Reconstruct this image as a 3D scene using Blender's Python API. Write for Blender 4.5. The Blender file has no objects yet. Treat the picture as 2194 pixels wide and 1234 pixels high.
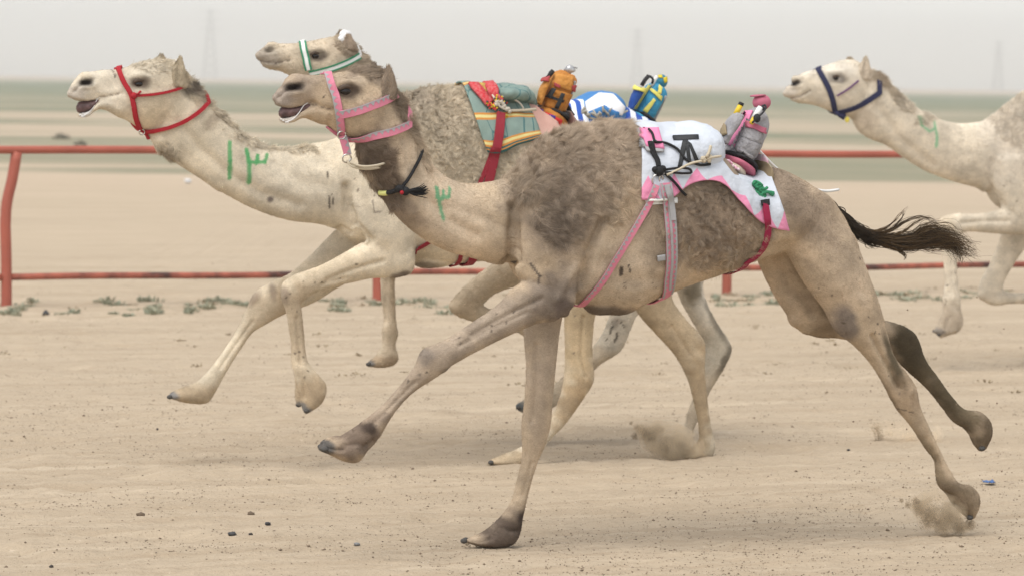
import bpy, bmesh, math, random
import numpy as np
from mathutils import Vector, Matrix
from mathutils.bvhtree import BVHTree
HAZE = .0006
R_ = math.radians
rng = np.random.default_rng(7)
random.seed(7)
sc = bpy.context.scene
col = sc.collection

# ------------------------------------------------------------------ camera
FPX, CX, CY, CAMH = 7696.0, 1097.0, 617.0, 2.05
PITCH = math.atan((CY - 173.5) / FPX)
ROLL = R_(0.86)
Fw = np.array([0, math.cos(PITCH), -math.sin(PITCH)])
U0 = np.array([0, math.sin(PITCH), math.cos(PITCH)])
R0 = np.array([1.0, 0, 0])
Rt = R0 * math.cos(ROLL) + U0 * math.sin(ROLL)
Up = U0 * math.cos(ROLL) - R0 * math.sin(ROLL)
O = np.array([0, 0, CAMH])
cd = bpy.data.cameras.new('camera')
cam = bpy.data.objects.new('camera', cd); col.objects.link(cam)
cam.matrix_world = Matrix(((Rt[0], Up[0], -Fw[0], O[0]), (Rt[1], Up[1], -Fw[1], O[1]), (Rt[2], Up[2], -Fw[2], O[2]), (0, 0, 0, 1)))
cd.sensor_width = 36; cd.lens = FPX / 2194 * 36
cd.clip_start = 0.5; cd.clip_end = 9000
cd.dof.use_dof = True; cd.dof.focus_distance = 15.9; cd.dof.aperture_fstop = 4.8
sc.camera = cam

# ------------------------------------------------------------------ light
SUN_EL, SUN_AZ = 66, 215          # behind the camera and a little to the left, high behind the haze
w = bpy.data.worlds.new('World'); sc.world = w; w.use_nodes = True
nt = w.node_tree; nt.nodes.clear()
sky = nt.nodes.new('ShaderNodeTexSky'); sky.sky_type = 'NISHITA'; sky.sun_disc = False
sky.sun_elevation = R_(SUN_EL); sky.sun_rotation = R_(SUN_AZ)
sky.altitude = 50; sky.air_density = 1.0; sky.dust_density = 0.6; sky.ozone_density = 1.0
hs = nt.nodes.new('ShaderNodeHueSaturation'); hs.inputs['Saturation'].default_value = 0.20
bg = nt.nodes.new('ShaderNodeBackground'); bg.inputs['Strength'].default_value = 0.138
wo = nt.nodes.new('ShaderNodeOutputWorld')
nt.links.new(sky.outputs[0], hs.inputs['Color']); nt.links.new(hs.outputs[0], bg.inputs[0]); nt.links.new(bg.outputs[0], wo.inputs[0])
sl = bpy.data.lights.new('sun', 'SUN'); sl.energy = 1.75; sl.angle = R_(46); sl.color = (1.0, 0.95, 0.88)
so = bpy.data.objects.new('sun', sl); col.objects.link(so)
_e, _a = R_(SUN_EL), R_(SUN_AZ)
so.rotation_euler = Vector((-math.sin(_a) * math.cos(_e), -math.cos(_a) * math.cos(_e), -math.sin(_e))).to_track_quat('-Z', 'Y').to_euler()
so.location = (-8, -10, 30)
sc.view_settings.view_transform = 'Standard'; sc.view_settings.look = 'None'
sc.view_settings.exposure = 0.77; sc.view_settings.gamma = 1.0; sc.view_settings.use_curve_mapping = False
sc.render.engine = 'CYCLES'
sc.cycles.use_denoising = True
sc.cycles.max_bounces = 5; sc.cycles.diffuse_bounces = 3; sc.cycles.glossy_bounces = 2; sc.cycles.volume_bounces = 1
sc.cycles.volume_step_rate = 4.0
sc.cycles_curves.shape = 'RIBBONS' if hasattr(sc, 'cycles_curves') else None

# ------------------------------------------------------------------ helpers
def ray(px, py):
    return Rt * ((px - CX) / FPX) + Up * ((CY - py) / FPX) + Fw

def ground_at(px, py, z=0.0):
    d = ray(px, py); t = (z - CAMH) / d[2]
    return O + d * t

def mat(name, color=(.5, .5, .5), rough=.8, **k):
    m = bpy.data.materials.new(name); m.use_nodes = True
    n = m.node_tree.nodes; l = m.node_tree.links
    b = n['Principled BSDF']; b.inputs['Base Color'].default_value = (*color, 1); b.inputs['Roughness'].default_value = rough
    b.inputs['Specular IOR Level'].default_value = k.get('spec', .3)
    b.inputs['Metallic'].default_value = k.get('metal', 0)
    if k.get('noise'):                      # soft wear: colour mixed towards a second colour by object-space noise
        sc_, c2, amt = k['noise']
        tc = n.new('ShaderNodeTexCoord'); no = n.new('ShaderNodeTexNoise'); no.inputs['Scale'].default_value = sc_; no.inputs['Detail'].default_value = 5
        mr = n.new('ShaderNodeMapRange'); mr.inputs[1].default_value = .38; mr.inputs[2].default_value = .68; mr.inputs[3].default_value = 0; mr.inputs[4].default_value = amt
        mx = n.new('ShaderNodeMix'); mx.data_type = 'RGBA'
        mx.inputs[6].default_value = (*color, 1); mx.inputs[7].default_value = (*c2, 1)
        l.new(tc.outputs['Object'], no.inputs['Vector']); l.new(no.outputs['Fac'], mr.inputs[0]); l.new(mr.outputs[0], mx.inputs[0]); l.new(mx.outputs[2], b.inputs['Base Color'])
    if k.get('bump'):
        sc_, st = k['bump']
        tc = n.new('ShaderNodeTexCoord'); no = n.new('ShaderNodeTexNoise'); no.inputs['Scale'].default_value = sc_; no.inputs['Detail'].default_value = 4
        bp = n.new('ShaderNodeBump'); bp.inputs['Strength'].default_value = st; bp.inputs['Distance'].default_value = k.get('bdist', .004)
        l.new(tc.outputs['Object'], no.inputs['Vector']); l.new(no.outputs['Fac'], bp.inputs['Height']); l.new(bp.outputs[0], b.inputs['Normal'])
    return m

def tag(o, label=None, cat=None, group=None, kind=None):
    if label: o['label'] = label
    if cat: o['category'] = cat
    if group: o['group'] = group
    if kind: o['kind'] = kind
    return o

def empty(name, loc, label, cat, group=None):
    o = bpy.data.objects.new(name, None); col.objects.link(o); o.location = [float(x) for x in loc]
    o.empty_display_size = .2
    return tag(o, label, cat, group)

def origin_of(p):
    v = np.zeros(3)
    while p is not None:
        v += np.array(p.location); p = p.parent
    return v

def meshobj(name, V, F, m, parent=None, smooth=True, colors=None, org=None):
    """V world coordinates; the object's origin is ORG (default: the parent's origin, or the base centre of V)."""
    V = np.asarray(V, float).reshape(-1, 3)
    if org is None:
        org = origin_of(parent) if parent is not None else np.array([*(V.min(0) + V.max(0))[:2] / 2, V[:, 2].min()])
    me = bpy.data.meshes.new(name)
    me.from_pydata((V - org).tolist(), [], [tuple(int(i) for i in f) for f in F]); me.update()
    if smooth: me.shade_smooth()
    if m is not None:
        for q in (m if isinstance(m, (list, tuple)) else [m]): me.materials.append(q)
    if colors is not None:
        a = me.attributes.new('coat', 'FLOAT_COLOR', 'POINT')
        c = np.ones((len(V), 4), np.float32); c[:, :3] = colors; a.data.foreach_set('color', c.ravel())
    o = bpy.data.objects.new(name, me); col.objects.link(o)
    o.location = [float(x) for x in (org - (origin_of(parent) if parent is not None else 0))]
    if parent is not None: o.parent = parent
    return o

class MB:
    """collects shapes for ONE mesh"""
    def __init__(s): s.V = []; s.F = []; s.n = 0
    def add(s, V, F):
        V = np.asarray(V, float).reshape(-1, 3)
        s.V.append(V); s.F += [tuple(i + s.n for i in f) for f in F]; s.n += len(V); return s
    def out(s): return np.concatenate(s.V), s.F
    def build(s, name, m, parent=None, smooth=True, **k):
        V, F = s.out(); return meshobj(name, V, F, m, parent, smooth, **k)

def catmull(P, t):
    """P (K,d) at integer params, t values -> interpolated (finite-difference tangents)"""
    P = np.asarray(P, float); K = len(P)
    if K == 2: return P[0] + (P[1] - P[0]) * np.asarray(t)[:, None]
    d = np.maximum(np.linalg.norm(np.diff(P[:, :3], axis=0), axis=1), 1e-6)
    M = np.zeros_like(P); M[0] = P[1] - P[0]; M[-1] = P[-1] - P[-2]
    for i in range(1, K - 1):
        s0 = (P[i] - P[i - 1]) / d[i - 1]; s1 = (P[i + 1] - P[i]) / d[i]
        M[i] = (s0 * d[i] + s1 * d[i - 1]) / (d[i] + d[i - 1])
    out = []
    for x in t:
        i = min(int(x), K - 2); f = x - i; h = d[i]
        m0 = M[i] * (h if 0 < i else 1); m1 = M[i + 1] * (h if i + 1 < K - 1 else 1)
        out.append((2 * f**3 - 3 * f**2 + 1) * P[i] + (f**3 - 2 * f**2 + f) * m0 + (-2 * f**3 + 3 * f**2) * P[i + 1] + (f**3 - f**2) * m1)
    return np.array(out)

def rings_mesh(rings, cap=True, closed=True):
    """rings (M,N,3) -> verts, faces"""
    M, N = rings.shape[:2]; V = rings.reshape(-1, 3); F = []
    for i in range(M - 1):
        for j in range(N if closed else N - 1):
            k = (j + 1) % N
            F.append((i * N + j, i * N + k, (i + 1) * N + k, (i + 1) * N + j))
    if cap and closed:
        V = np.vstack([V, rings[0].mean(0), rings[-1].mean(0)]); a, b = M * N, M * N + 1
        for j in range(N):
            k = (j + 1) % N
            F.append((a, k, j)); F.append((b, (M - 1) * N + j, (M - 1) * N + k))
    v = V; vol = 0
    for f in F[:: max(1, len(F) // 400)]: pass
    tri = np.array([(f[0], f[i], f[i + 1]) for f in F for i in range(1, len(f) - 1)])
    vol = np.einsum('ij,ij->i', v[tri[:, 0]] - v.mean(0), np.cross(v[tri[:, 1]] - v.mean(0), v[tri[:, 2]] - v.mean(0))).sum()
    if vol < 0: F = [f[::-1] for f in F]
    return V, F

def tube(P, r, n=8, res=1, closed_path=False):
    """round tube through world points P with radius r (scalar or list)"""
    P = np.asarray(P, float); r = np.broadcast_to(np.asarray(r, float), (len(P),))
    if res > 1 and len(P) > 2:
        t = np.linspace(0, len(P) - 1, (len(P) - 1) * res + 1)
        r = np.interp(t, np.arange(len(P)), r); P = catmull(P, t)
    T = np.gradient(P, axis=0); T /= np.linalg.norm(T, axis=1)[:, None] + 1e-9
    ref = np.array([0, 0, 1.0]) if abs(T[0][2]) < .9 else np.array([1.0, 0, 0])
    a = np.cross(T[0], ref); a /= np.linalg.norm(a); rings = []
    th = np.linspace(0, 2 * math.pi, n, endpoint=False)
    for p, t, q in zip(P, T, r):
        a = a - t * a.dot(t); a /= np.linalg.norm(a) + 1e-9; b = np.cross(t, a)
        rings.append(p + q * (np.cos(th)[:, None] * a + np.sin(th)[:, None] * b))
    return rings_mesh(np.array(rings))

def ball(c, r, n=10, m=14, axes=None):
    """ellipsoid: r scalar or 3 radii along axes (rows)"""
    r = np.broadcast_to(np.asarray(r, float), (3,)); A = np.eye(3) if axes is None else np.asarray(axes)
    ph = np.linspace(.12, math.pi - .12, n); th = np.linspace(0, 2 * math.pi, m, endpoint=False)
    rings = np.array([[c + A[0] * r[0] * math.sin(p) * math.cos(t) + A[1] * r[1] * math.sin(p) * math.sin(t) + A[2] * r[2] * math.cos(p) for t in th] for p in ph])
    return rings_mesh(rings)

def boxm(c, ax, half, bev=0.0):
    """box with its own axes (rows of ax), optional chamfer through bmesh"""
    bm = bmesh.new(); bmesh.ops.create_cube(bm, size=2)
    A = np.asarray(ax)
    for v in bm.verts: v.co = Vector(np.asarray(c) + A[0] * v.co.x * half[0] + A[1] * v.co.y * half[1] + A[2] * v.co.z * half[2])
    if bev: bmesh.ops.bevel(bm, geom=bm.edges[:], offset=bev, segments=2, affect='EDGES', profile=.6)
    bm.normal_update(); V = [tuple(v.co) for v in bm.verts]; bm.verts.index_update(); F = [tuple(v.index for v in f.verts) for f in bm.faces]; bm.free()
    return V, F

def solid(V, F, th):
    """thicken an open sheet (grid faces) along its normals, closing the border"""
    V = np.asarray(V, float); N = np.zeros_like(V); edges = {}
    for f in F:
        nrm = np.cross(V[f[1]] - V[f[0]], V[f[2]] - V[f[0]])
        for i in f: N[i] += nrm
        for a, b in zip(f, f[1:] + f[:1]): edges[(a, b)] = 1
    N /= np.linalg.norm(N, axis=1)[:, None] + 1e-12; n = len(V)
    W = np.vstack([V + N * th / 2, V - N * th / 2]); G = list(F) + [tuple(i + n for i in f[::-1]) for f in F]
    for (a, b) in list(edges):
        if (b, a) not in edges: G.append((b, a, a + n, b + n))
    return W, G

def grid_faces(M, N):
    return [(i * N + j, i * N + j + 1, (i + 1) * N + j + 1, (i + 1) * N + j) for i in range(M - 1) for j in range(N - 1)]

# ------------------------------------------------------------------ camels
class Plane:
    def __init__(s, px, py, depth, yaw):
        s.u = np.array([math.cos(yaw), math.sin(yaw), 0]); s.n = np.array([math.sin(yaw), -math.cos(yaw), 0]); s.v = np.array([0, 0, 1.0])
        d = ray(px, py); s.P = O + d * (depth / d[1]); s.P[2] = 0
    def L(s, px, py, off=0.0):
        d = ray(px, py); t = (s.P + s.n * off - O).dot(s.n) / d.dot(s.n); return O + d * t
    def loc(s, X):
        X = np.asarray(X) - s.P; return X @ s.u, X @ s.n, X @ s.v
    def W(s, u, n, v):
        return s.P + np.multiply.outer(np.asarray(u, float), s.u) + np.multiply.outer(np.asarray(n, float), s.n) + np.multiply.outer(np.asarray(v, float), s.v)
    def axes(s): return np.array([s.u, s.n, s.v])
    def loft(s, secs, off=0.0, seg=9, N=34, cap=.8, p=1.0):
        K = []
        for q in secs:
            xt, yt, xb, yb, wd = q[:5]; o = off + (q[5] if len(q) > 5 else 0)
            T, B = s.L(xt, yt, o), s.L(xb, yb, o); K.append(np.concatenate([(T + B) / 2, (T - B) / 2, [wd]]))
        K = np.array(K); t = np.linspace(0, len(K) - 1, (len(K) - 1) * seg + 1); K = catmull(K, t)
        for e in (0, -1):
            if cap <= 0: continue
            d = K[0, :3] - K[1, :3] if e == 0 else K[-1, :3] - K[-2, :3]
            d = d / (np.linalg.norm(d) + 1e-9); r = min(np.linalg.norm(K[e, 3:6]), K[e, 6]) * cap; ext = []
            for f in (.35, .65, .88, .98):
                k = K[e].copy(); k[:3] += d * r * f; k[3:] *= math.sqrt(1 - f * f); ext.append(k)
            K = np.vstack([ext[::-1], K]) if e == 0 else np.vstack([K, ext])
        th = np.linspace(0, 2 * math.pi, N, endpoint=False)
        cs = np.sign(np.cos(th)) * np.abs(np.cos(th))**p; sn = np.sign(np.sin(th)) * np.abs(np.sin(th))**p
        rings = K[:, None, :3] + cs[None, :, None] * K[:, None, 3:6] + sn[None, :, None] * s.n * K[:, None, 6:7]
        return rings_mesh(rings)

def smooth_np(V, E, it, f=.5):
    deg = np.bincount(E.ravel(), minlength=len(V)).astype(float)[:, None]
    for _ in range(it):
        A = np.zeros_like(V)
        for k in range(3):
            A[:, k] = np.bincount(E[:, 0], V[E[:, 1], k], len(V)) + np.bincount(E[:, 1], V[E[:, 0], k], len(V))
        V = V + f * (A / deg - V)
    return V

def remesh(V, F, voxel, smooth=4):
    me = bpy.data.meshes.new('tmp'); me.from_pydata(np.asarray(V).tolist(), [], F); me.update()
    o = bpy.data.objects.new('tmp', me); col.objects.link(o)
    md = o.modifiers.new('r', 'REMESH'); md.mode = 'VOXEL'; md.voxel_size = voxel
    dg = bpy.context.evaluated_depsgraph_get(); ev = o.evaluated_get(dg); m2 = bpy.data.meshes.new_from_object(ev)
    bpy.data.objects.remove(o); bpy.data.meshes.remove(me)
    n = len(m2.vertices); V = np.empty(n * 3); m2.vertices.foreach_get('co', V); V = V.reshape(-1, 3)
    E = np.empty(len(m2.edges) * 2, int); m2.edges.foreach_get('vertices', E); E = E.reshape(-1, 2)
    V = smooth_np(V, E, smooth)
    # volume loss of the smoothing is undone with one negative pass (Taubin)
    V = smooth_np(V, E, 1, -.45)
    m2.vertices.foreach_set('co', V.ravel()); m2.update()
    return m2, V, E

def seg_dist(u, v, A, B):
    d = B - A; L2 = d.dot(d) + 1e-12; t = np.clip(((u - A[0]) * d[0] + (v - A[1]) * d[1]) / L2, 0, 1)
    return np.hypot(u - A[0] - t * d[0], v - A[1] - t * d[1])

class Body:
    """one camel: lofted limbs fused into ONE continuous skin, carved, coloured and furred"""
    def __init__(s, pl, lofts, voxel, root, smooth=4):
        s.pl = pl; mb = MB()
        for kw, secs in lofts: mb.add(*pl.loft(secs, **kw))
        V, F = mb.out(); s.me, s.V, s.E = remesh(V, F, voxel, smooth); s.root = root; s.bvh_update()
    def bvh_update(s):
        s.polys = [tuple(p.vertices) for p in s.me.polygons]
        s.bvh = BVHTree.FromPolygons([tuple(v) for v in s.V], s.polys)
    def hit(s, px, py, fallback=0.0):
        d = ray(px, py); h = s.bvh.ray_cast(Vector(O), Vector(d / np.linalg.norm(d)))
        if h[0] is None: return s.pl.L(px, py, fallback), -s.pl.n * -1
        return np.array(h[0]), np.array(h[1])
    def normals(s):
        N = np.empty(len(s.V) * 3); s.me.vertices.foreach_set('co', s.V.ravel()); s.me.update(); s.me.vertex_normals.foreach_get('vector', N); return N.reshape(-1, 3)
    def carve(s, items):
        """(px,py,rx,ry,angle,depth[,both]) pits (depth>0) and bumps (depth<0) in metres; ('line',pts,width,depth)"""
        N = s.normals(); u, n, v = s.pl.loc(s.V); D = np.zeros(len(s.V))
        sc_ = np.linalg.norm(s.pl.L(1000, 500) - s.pl.L(1001, 500))
        for it in items:
            if it[0] == 'line':
                _, pts, wd, dp = it; H = [s.pl.loc(s.hit(*p)[0]) for p in pts]; acc = np.zeros(len(s.V))
                for a, b in zip(H, H[1:]):
                    d = seg_dist(u, v, np.array([a[0], a[2]]), np.array([b[0], b[2]])); g = np.exp(-(d / (wd * sc_))**2)
                    g *= np.exp(-((np.abs(n - (a[1] + b[1]) / 2)) / .07)**2); acc = np.maximum(acc, g)
                D += 1.45 * dp * acc
            else:
                px, py, rx, ry, an, dp = it[:6]; h = s.pl.loc(s.hit(px, py)[0]); c, q = math.cos(R_(-an)), math.sin(R_(-an))
                for sg in ((1, -1) if len(it) > 6 else (1,)):
                    du, dv = u - h[0], v - h[2]; a = (du * c + dv * q) / (rx * sc_); b = (-du * q + dv * c) / (ry * sc_)
                    D += dp * np.exp(-(a * a + b * b)) * np.exp(-((n - sg * h[1]) / .06)**2)
        s.V = s.V - N * D[:, None]; s.N = s.normals(); s.bvh_update()
    def set_coat(s, base, spots, strokes=()):
        s.base = np.array(base); s.spots = []; s.strokes = []
        sc_ = np.linalg.norm(s.pl.L(1000, 500) - s.pl.L(1001, 500))
        for sp in spots:
            px, py, rx, ry, an, c, st = sp[:7]; zr = sp[7] if len(sp) > 7 else None
            h = s.pl.loc(s.hit(px, py)[0]) if zr is None else s.pl.loc(s.pl.L(px, py, sum(zr) / 2))
            s.spots.append((h[0], h[2], rx * sc_, ry * sc_, R_(-an), np.array(c), st, zr))
        for pts, wd, c in strokes:
            s.strokes.append(([s.pl.loc(s.hit(*p)[0]) for p in pts], wd * sc_ / 2, np.array(c)))
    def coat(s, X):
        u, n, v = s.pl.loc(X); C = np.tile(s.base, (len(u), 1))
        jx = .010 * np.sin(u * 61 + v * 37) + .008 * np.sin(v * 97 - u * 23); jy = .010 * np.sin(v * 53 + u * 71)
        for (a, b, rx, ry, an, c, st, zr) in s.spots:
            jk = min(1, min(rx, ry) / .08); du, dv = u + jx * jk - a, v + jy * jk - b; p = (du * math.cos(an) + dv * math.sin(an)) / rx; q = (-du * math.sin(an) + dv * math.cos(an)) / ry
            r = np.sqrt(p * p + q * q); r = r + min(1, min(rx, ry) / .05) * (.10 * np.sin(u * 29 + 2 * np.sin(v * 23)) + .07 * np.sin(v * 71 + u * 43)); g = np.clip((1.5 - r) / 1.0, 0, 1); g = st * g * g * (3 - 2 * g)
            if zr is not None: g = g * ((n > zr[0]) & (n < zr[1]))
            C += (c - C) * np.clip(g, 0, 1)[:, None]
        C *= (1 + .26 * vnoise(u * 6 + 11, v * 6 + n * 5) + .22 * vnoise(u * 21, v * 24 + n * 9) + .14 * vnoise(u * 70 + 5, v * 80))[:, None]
        for H, wd, c in s.strokes:
            for a, b in zip(H, H[1:]):
                d = seg_dist(u, v, np.array([a[0], a[2]]), np.array([b[0], b[2]])); g = np.clip((wd * 1.15 - d) / (wd * .4), 0, 1) * (n > 0) * .9
                C += (c - C) * g[:, None]
        return C
    def build(s, m):
        C = s.coat(s.V); F = s.polys
        s.obj = meshobj('body', s.V, F, m, s.root, True, colors=C); bpy.data.meshes.remove(s.me); return s.obj
    def fur(s, count, length, width, m, zones=(), bare=(), flow=(1, 0, -.35), curl=.35, lift=.35, name='fur', only=None, npt=4, seed=1, clump=0):
        """hair strands; zones: (px,py,rx,ry,angle,length,curl) soft regions of longer wool; only=True grows on the zones alone"""
        g = np.random.default_rng(seed); V = s.V; P = np.array([(f[0], f[1], f[2], f[3] if len(f) > 3 else f[2]) for f in s.polys])
        ar = np.linalg.norm(np.cross(V[P[:, 2]] - V[P[:, 0]], V[P[:, 3]] - V[P[:, 1]]), axis=1) / 2
        cen = V[P].mean(1); u, n, v = s.pl.loc(cen); sc_ = np.linalg.norm(s.pl.L(1000, 500) - s.pl.L(1001, 500))
        Lf = np.full(len(P), float(length)); Cf = np.full(len(P), float(curl)); dens = np.ones(len(P)) * (0 if only else 1)
        for (px, py, rx, ry, an, ln, cu) in zones:
            h = s.pl.loc(s.hit(px, py)[0]); du, dv = u - h[0], v - h[2]; c, q = math.cos(R_(-an)), math.sin(R_(-an))
            r = np.sqrt(((du * c + dv * q) / (rx * sc_))**2 + ((-du * q + dv * c) / (ry * sc_))**2); w_ = np.clip((1.25 - r) / .5, 0, 1)
            Lf += (ln - Lf) * w_; Cf += (cu - Cf) * w_; dens = np.maximum(dens, w_)
        for poly in bare:
            H = [s.pl.loc(s.hit(*p)[0]) for p in poly]; inside = np.zeros(len(u), bool)
            for i in range(len(H)):
                (x0, _, y0), (x1, _, y1) = H[i - 1], H[i]
                cr = (y0 > v) != (y1 > v); xi = x0 + (v - y0) * (x1 - x0) / (y1 - y0 + 1e-12); inside ^= cr & (u < xi)
            dens = np.where(inside, 0, dens)
        pr = ar * dens; idx = g.choice(len(P), count, p=pr / pr.sum()); a, b = g.random(count), g.random(count)
        Q = P[idx]; X = (V[Q[:, 0]] * (1 - a)[:, None] + V[Q[:, 1]] * a[:, None]) * (1 - b)[:, None] + (V[Q[:, 3]] * (1 - a)[:, None] + V[Q[:, 2]] * a[:, None]) * b[:, None]
        Nn = s.N[Q].mean(1); Nn /= np.linalg.norm(Nn, axis=1)[:, None]
        fl = s.pl.u * flow[0] + s.pl.v * flow[2]; T = fl - Nn * (Nn @ fl)[:, None]; T /= np.linalg.norm(T, axis=1)[:, None] + 1e-6
        Bn = np.cross(Nn, T); uu, nn, vv = s.pl.loc(X); k = Cf[idx]
        ph = np.sin(uu * 47 + 3 * np.sin(vv * 31) + nn * 20) + np.sin(vv * 59 + 2 * np.sin(uu * 41)) * .8
        ang = ph * k * 1.1 + g.normal(0, .25, count) + g.normal(0, .5, count) * k
        D = T * np.cos(ang)[:, None] + Bn * np.sin(ang)[:, None]
        Ls = Lf[idx] * g.uniform(.6, 1.25, count); lf = lift * g.uniform(.6, 1.4, count)
        pts = np.empty((count, npt, 3)); curv = g.normal(0, 1, (count, 3)) * (k * .5)[:, None]
        for i in range(npt):
            f = i / (npt - 1)
            pts[:, i] = X + Ls[:, None] * (f * (D + Nn * lf[:, None] * (1 - .55 * f)) + f * f * curv * .5)
        if clump:
            cid = np.round(np.stack([uu / clump + .35 * np.sin(vv * 70), vv / clump + .35 * np.sin(uu * 80), nn / (clump * 1.6)], 1)).astype(int); _, inv = np.unique(cid, axis=0, return_inverse=True); inv = inv.ravel(); nc = inv.max() + 1
            cnt = np.bincount(inv, minlength=nc)[:, None]; tip = np.stack([np.bincount(inv, pts[:, -1, k_], nc) for k_ in range(3)], 1) / cnt
            bend = g.normal(0, 1, (nc, 3)) * (Lf.max() * .20); tone = g.normal(1, .07, nc)
            for i in range(1, npt):
                f = i / (npt - 1); amt = np.clip(k * .60, 0, .62)[:, None] * f**1.3; pts[:, i] += (tip[inv] - pts[:, -1]) * amt + bend[inv] * (f * f) * np.clip(k, 0, 1)[:, None]
        C = s.coat(X) * (tone[inv][:, None] if clump else 1) * g.normal(1, .13, (count, 1)) * (1 + .10 * np.sign(k - .3)[:, None] * (k > .3)[:, None] * g.normal(0, 1, (count, 1)))
        hc = bpy.data.hair_curves.new(name); hc.add_curves([npt] * count)
        hc.attributes['position'].data.foreach_set('vector', (pts - origin_of(s.root)).astype(np.float32).ravel())
        ra = hc.attributes.get('radius') or hc.attributes.new('radius', 'FLOAT', 'POINT')
        rr = np.tile(np.linspace(1, .25, npt), (count, 1)) * (width / 2) * g.uniform(.7, 1.3, (count, 1)); ra.data.foreach_set('value', rr.astype(np.float32).ravel())
        ca = hc.attributes.new('coat', 'FLOAT_COLOR', 'CURVE'); cc = np.ones((count, 4), np.float32); cc[:, :3] = np.clip(C, .01, .95); ca.data.foreach_set('color', cc.ravel())
        hc.materials.append(m); o = bpy.data.objects.new(name, hc); col.objects.link(o); o.parent = s.root; o['kind'] = 'stuff'
        return o

def coat_mat(name, rough=.85, bump=.5, hair=False):
    m = bpy.data.materials.new(name); m.use_nodes = True; n, l = m.node_tree.nodes, m.node_tree.links; b = n['Principled BSDF']
    at = n.new('ShaderNodeAttribute'); at.attribute_name = 'coat'; b.inputs['Roughness'].default_value = rough; b.inputs['Specular IOR Level'].default_value = .15
    if hair:
        l.new(at.outputs['Color'], b.inputs['Base Color']); return m
    tc = n.new('ShaderNodeTexCoord'); mp = n.new('ShaderNodeMapping'); mp.inputs['Scale'].default_value = (1, 1, 1.6)
    n1 = n.new('ShaderNodeTexNoise'); n1.inputs['Scale'].default_value = 140; n1.inputs['Detail'].default_value = 6; n1.inputs['Roughness'].default_value = .7
    n2 = n.new('ShaderNodeTexNoise'); n2.inputs['Scale'].default_value = 9; n2.inputs['Detail'].default_value = 6
    l.new(tc.outputs['Object'], mp.inputs[0]); l.new(mp.outputs[0], n1.inputs['Vector']); l.new(tc.outputs['Object'], n2.inputs['Vector'])
    m1 = n.new('ShaderNodeMapRange'); m1.inputs[1].default_value = .3; m1.inputs[2].default_value = .7; m1.inputs[3].default_value = .80; m1.inputs[4].default_value = 1.16
    m2 = n.new('ShaderNodeMapRange'); m2.inputs[1].default_value = .3; m2.inputs[2].default_value = .7; m2.inputs[3].default_value = .86; m2.inputs[4].default_value = 1.12
    mu = n.new('ShaderNodeMath'); mu.operation = 'MULTIPLY'; vm = n.new('ShaderNodeVectorMath'); vm.operation = 'SCALE'
    l.new(n1.outputs['Fac'], m1.inputs[0]); l.new(n2.outputs['Fac'], m2.inputs[0]); l.new(m1.outputs[0], mu.inputs[0]); l.new(m2.outputs[0], mu.inputs[1])
    l.new(at.outputs['Color'], vm.inputs[0]); l.new(mu.outputs[0], vm.inputs['Scale']); l.new(vm.outputs[0], b.inputs['Base Color'])
    bp = n.new('ShaderNodeBump'); bp.inputs['Strength'].default_value = bump; bp.inputs['Distance'].default_value = .006
    l.new(n1.outputs['Fac'], bp.inputs['Height']); l.new(bp.outputs[0], b.inputs['Normal'])
    return m
# ------------------------------------------------------------------ setting: ground, air, fence, masts
TRK = R_(21)                                              # direction of the track in plan
tdir = np.array([math.cos(TRK), math.sin(TRK)]); tnor = np.array([-math.sin(TRK), math.cos(TRK)])
_tab = np.random.default_rng(3).random((256, 256))
def vnoise(x, y):
    xi, yi = np.floor(x).astype(int), np.floor(y).astype(int); fx, fy = x - xi, y - yi
    fx = fx * fx * (3 - 2 * fx); fy = fy * fy * (3 - 2 * fy); a = lambda i, j: _tab[(xi + i) & 255, (yi + j) & 255]
    return (a(0, 0) * (1 - fx) + a(1, 0) * fx) * (1 - fy) + (a(0, 1) * (1 - fx) + a(1, 1) * fx) * fy - .5
def relief(x, y):
    p, q = x * tdir[0] + y * tdir[1], x * tnor[0] + y * tnor[1]
    h = .020 * vnoise(p * .35, q * 2.2) + .016 * vnoise(p * 1.1 + 9, q * 6) + .012 * vnoise(p * 5, q * 11 + 3) + .016 * vnoise(p * 12, q * 17)
    h += .007 * vnoise(p * .5 + 3, q * 19)
    pr = vnoise(p * 2.3 + 40, q * 3.1 + 7)                       # old hoof prints
    h -= .026 * np.clip((pr - .24) / .13, 0, 1)
    h += .011 * vnoise(p * 22, q * 27)
    return h * np.clip((60 - y) / 20, 0, 1)
def axis_vals(lo, hi, step, far, g=1.22):
    a = list(np.arange(lo, hi + 1e-6, step)); s = step
    while a[-1] < far: s *= g; a.append(a[-1] + s)
    return a
xs = axis_vals(0, 4.2, .035, 3800); xs = np.array([-x for x in xs[:0:-1]] + xs)
ys = list(np.arange(14.2, 22, .024)) + list(np.arange(22, 38, .055)); s_ = .055
while ys[-1] < 4600: s_ *= 1.2; ys.append(ys[-1] + s_)
yb, s_ = [14.2], .05
while yb[-1] > -60: s_ *= 1.5; yb.append(yb[-1] - s_)
ys = np.array(yb[:0:-1] + ys)
GX, GY = np.meshgrid(xs, ys); GZ = relief(GX, GY)
GM, GN = GX.shape
ii = np.arange(GM * GN).reshape(GM, GN)
gf = np.stack([ii[:-1, :-1], ii[:-1, 1:], ii[1:, 1:], ii[1:, :-1]], -1).reshape(-1, 4)
me = bpy.data.meshes.new('ground'); me.vertices.add(GM * GN); me.vertices.foreach_set('co', np.stack([GX, GY, GZ], -1).astype(np.float32).ravel())
me.loops.add(gf.size); me.loops.foreach_set('vertex_index', gf.ravel().astype(np.int32)); me.polygons.add(len(gf)); me.polygons.foreach_set('loop_start', np.arange(0, gf.size, 4, dtype=np.int32))
me.update(calc_edges=True); me.shade_smooth()
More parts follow.
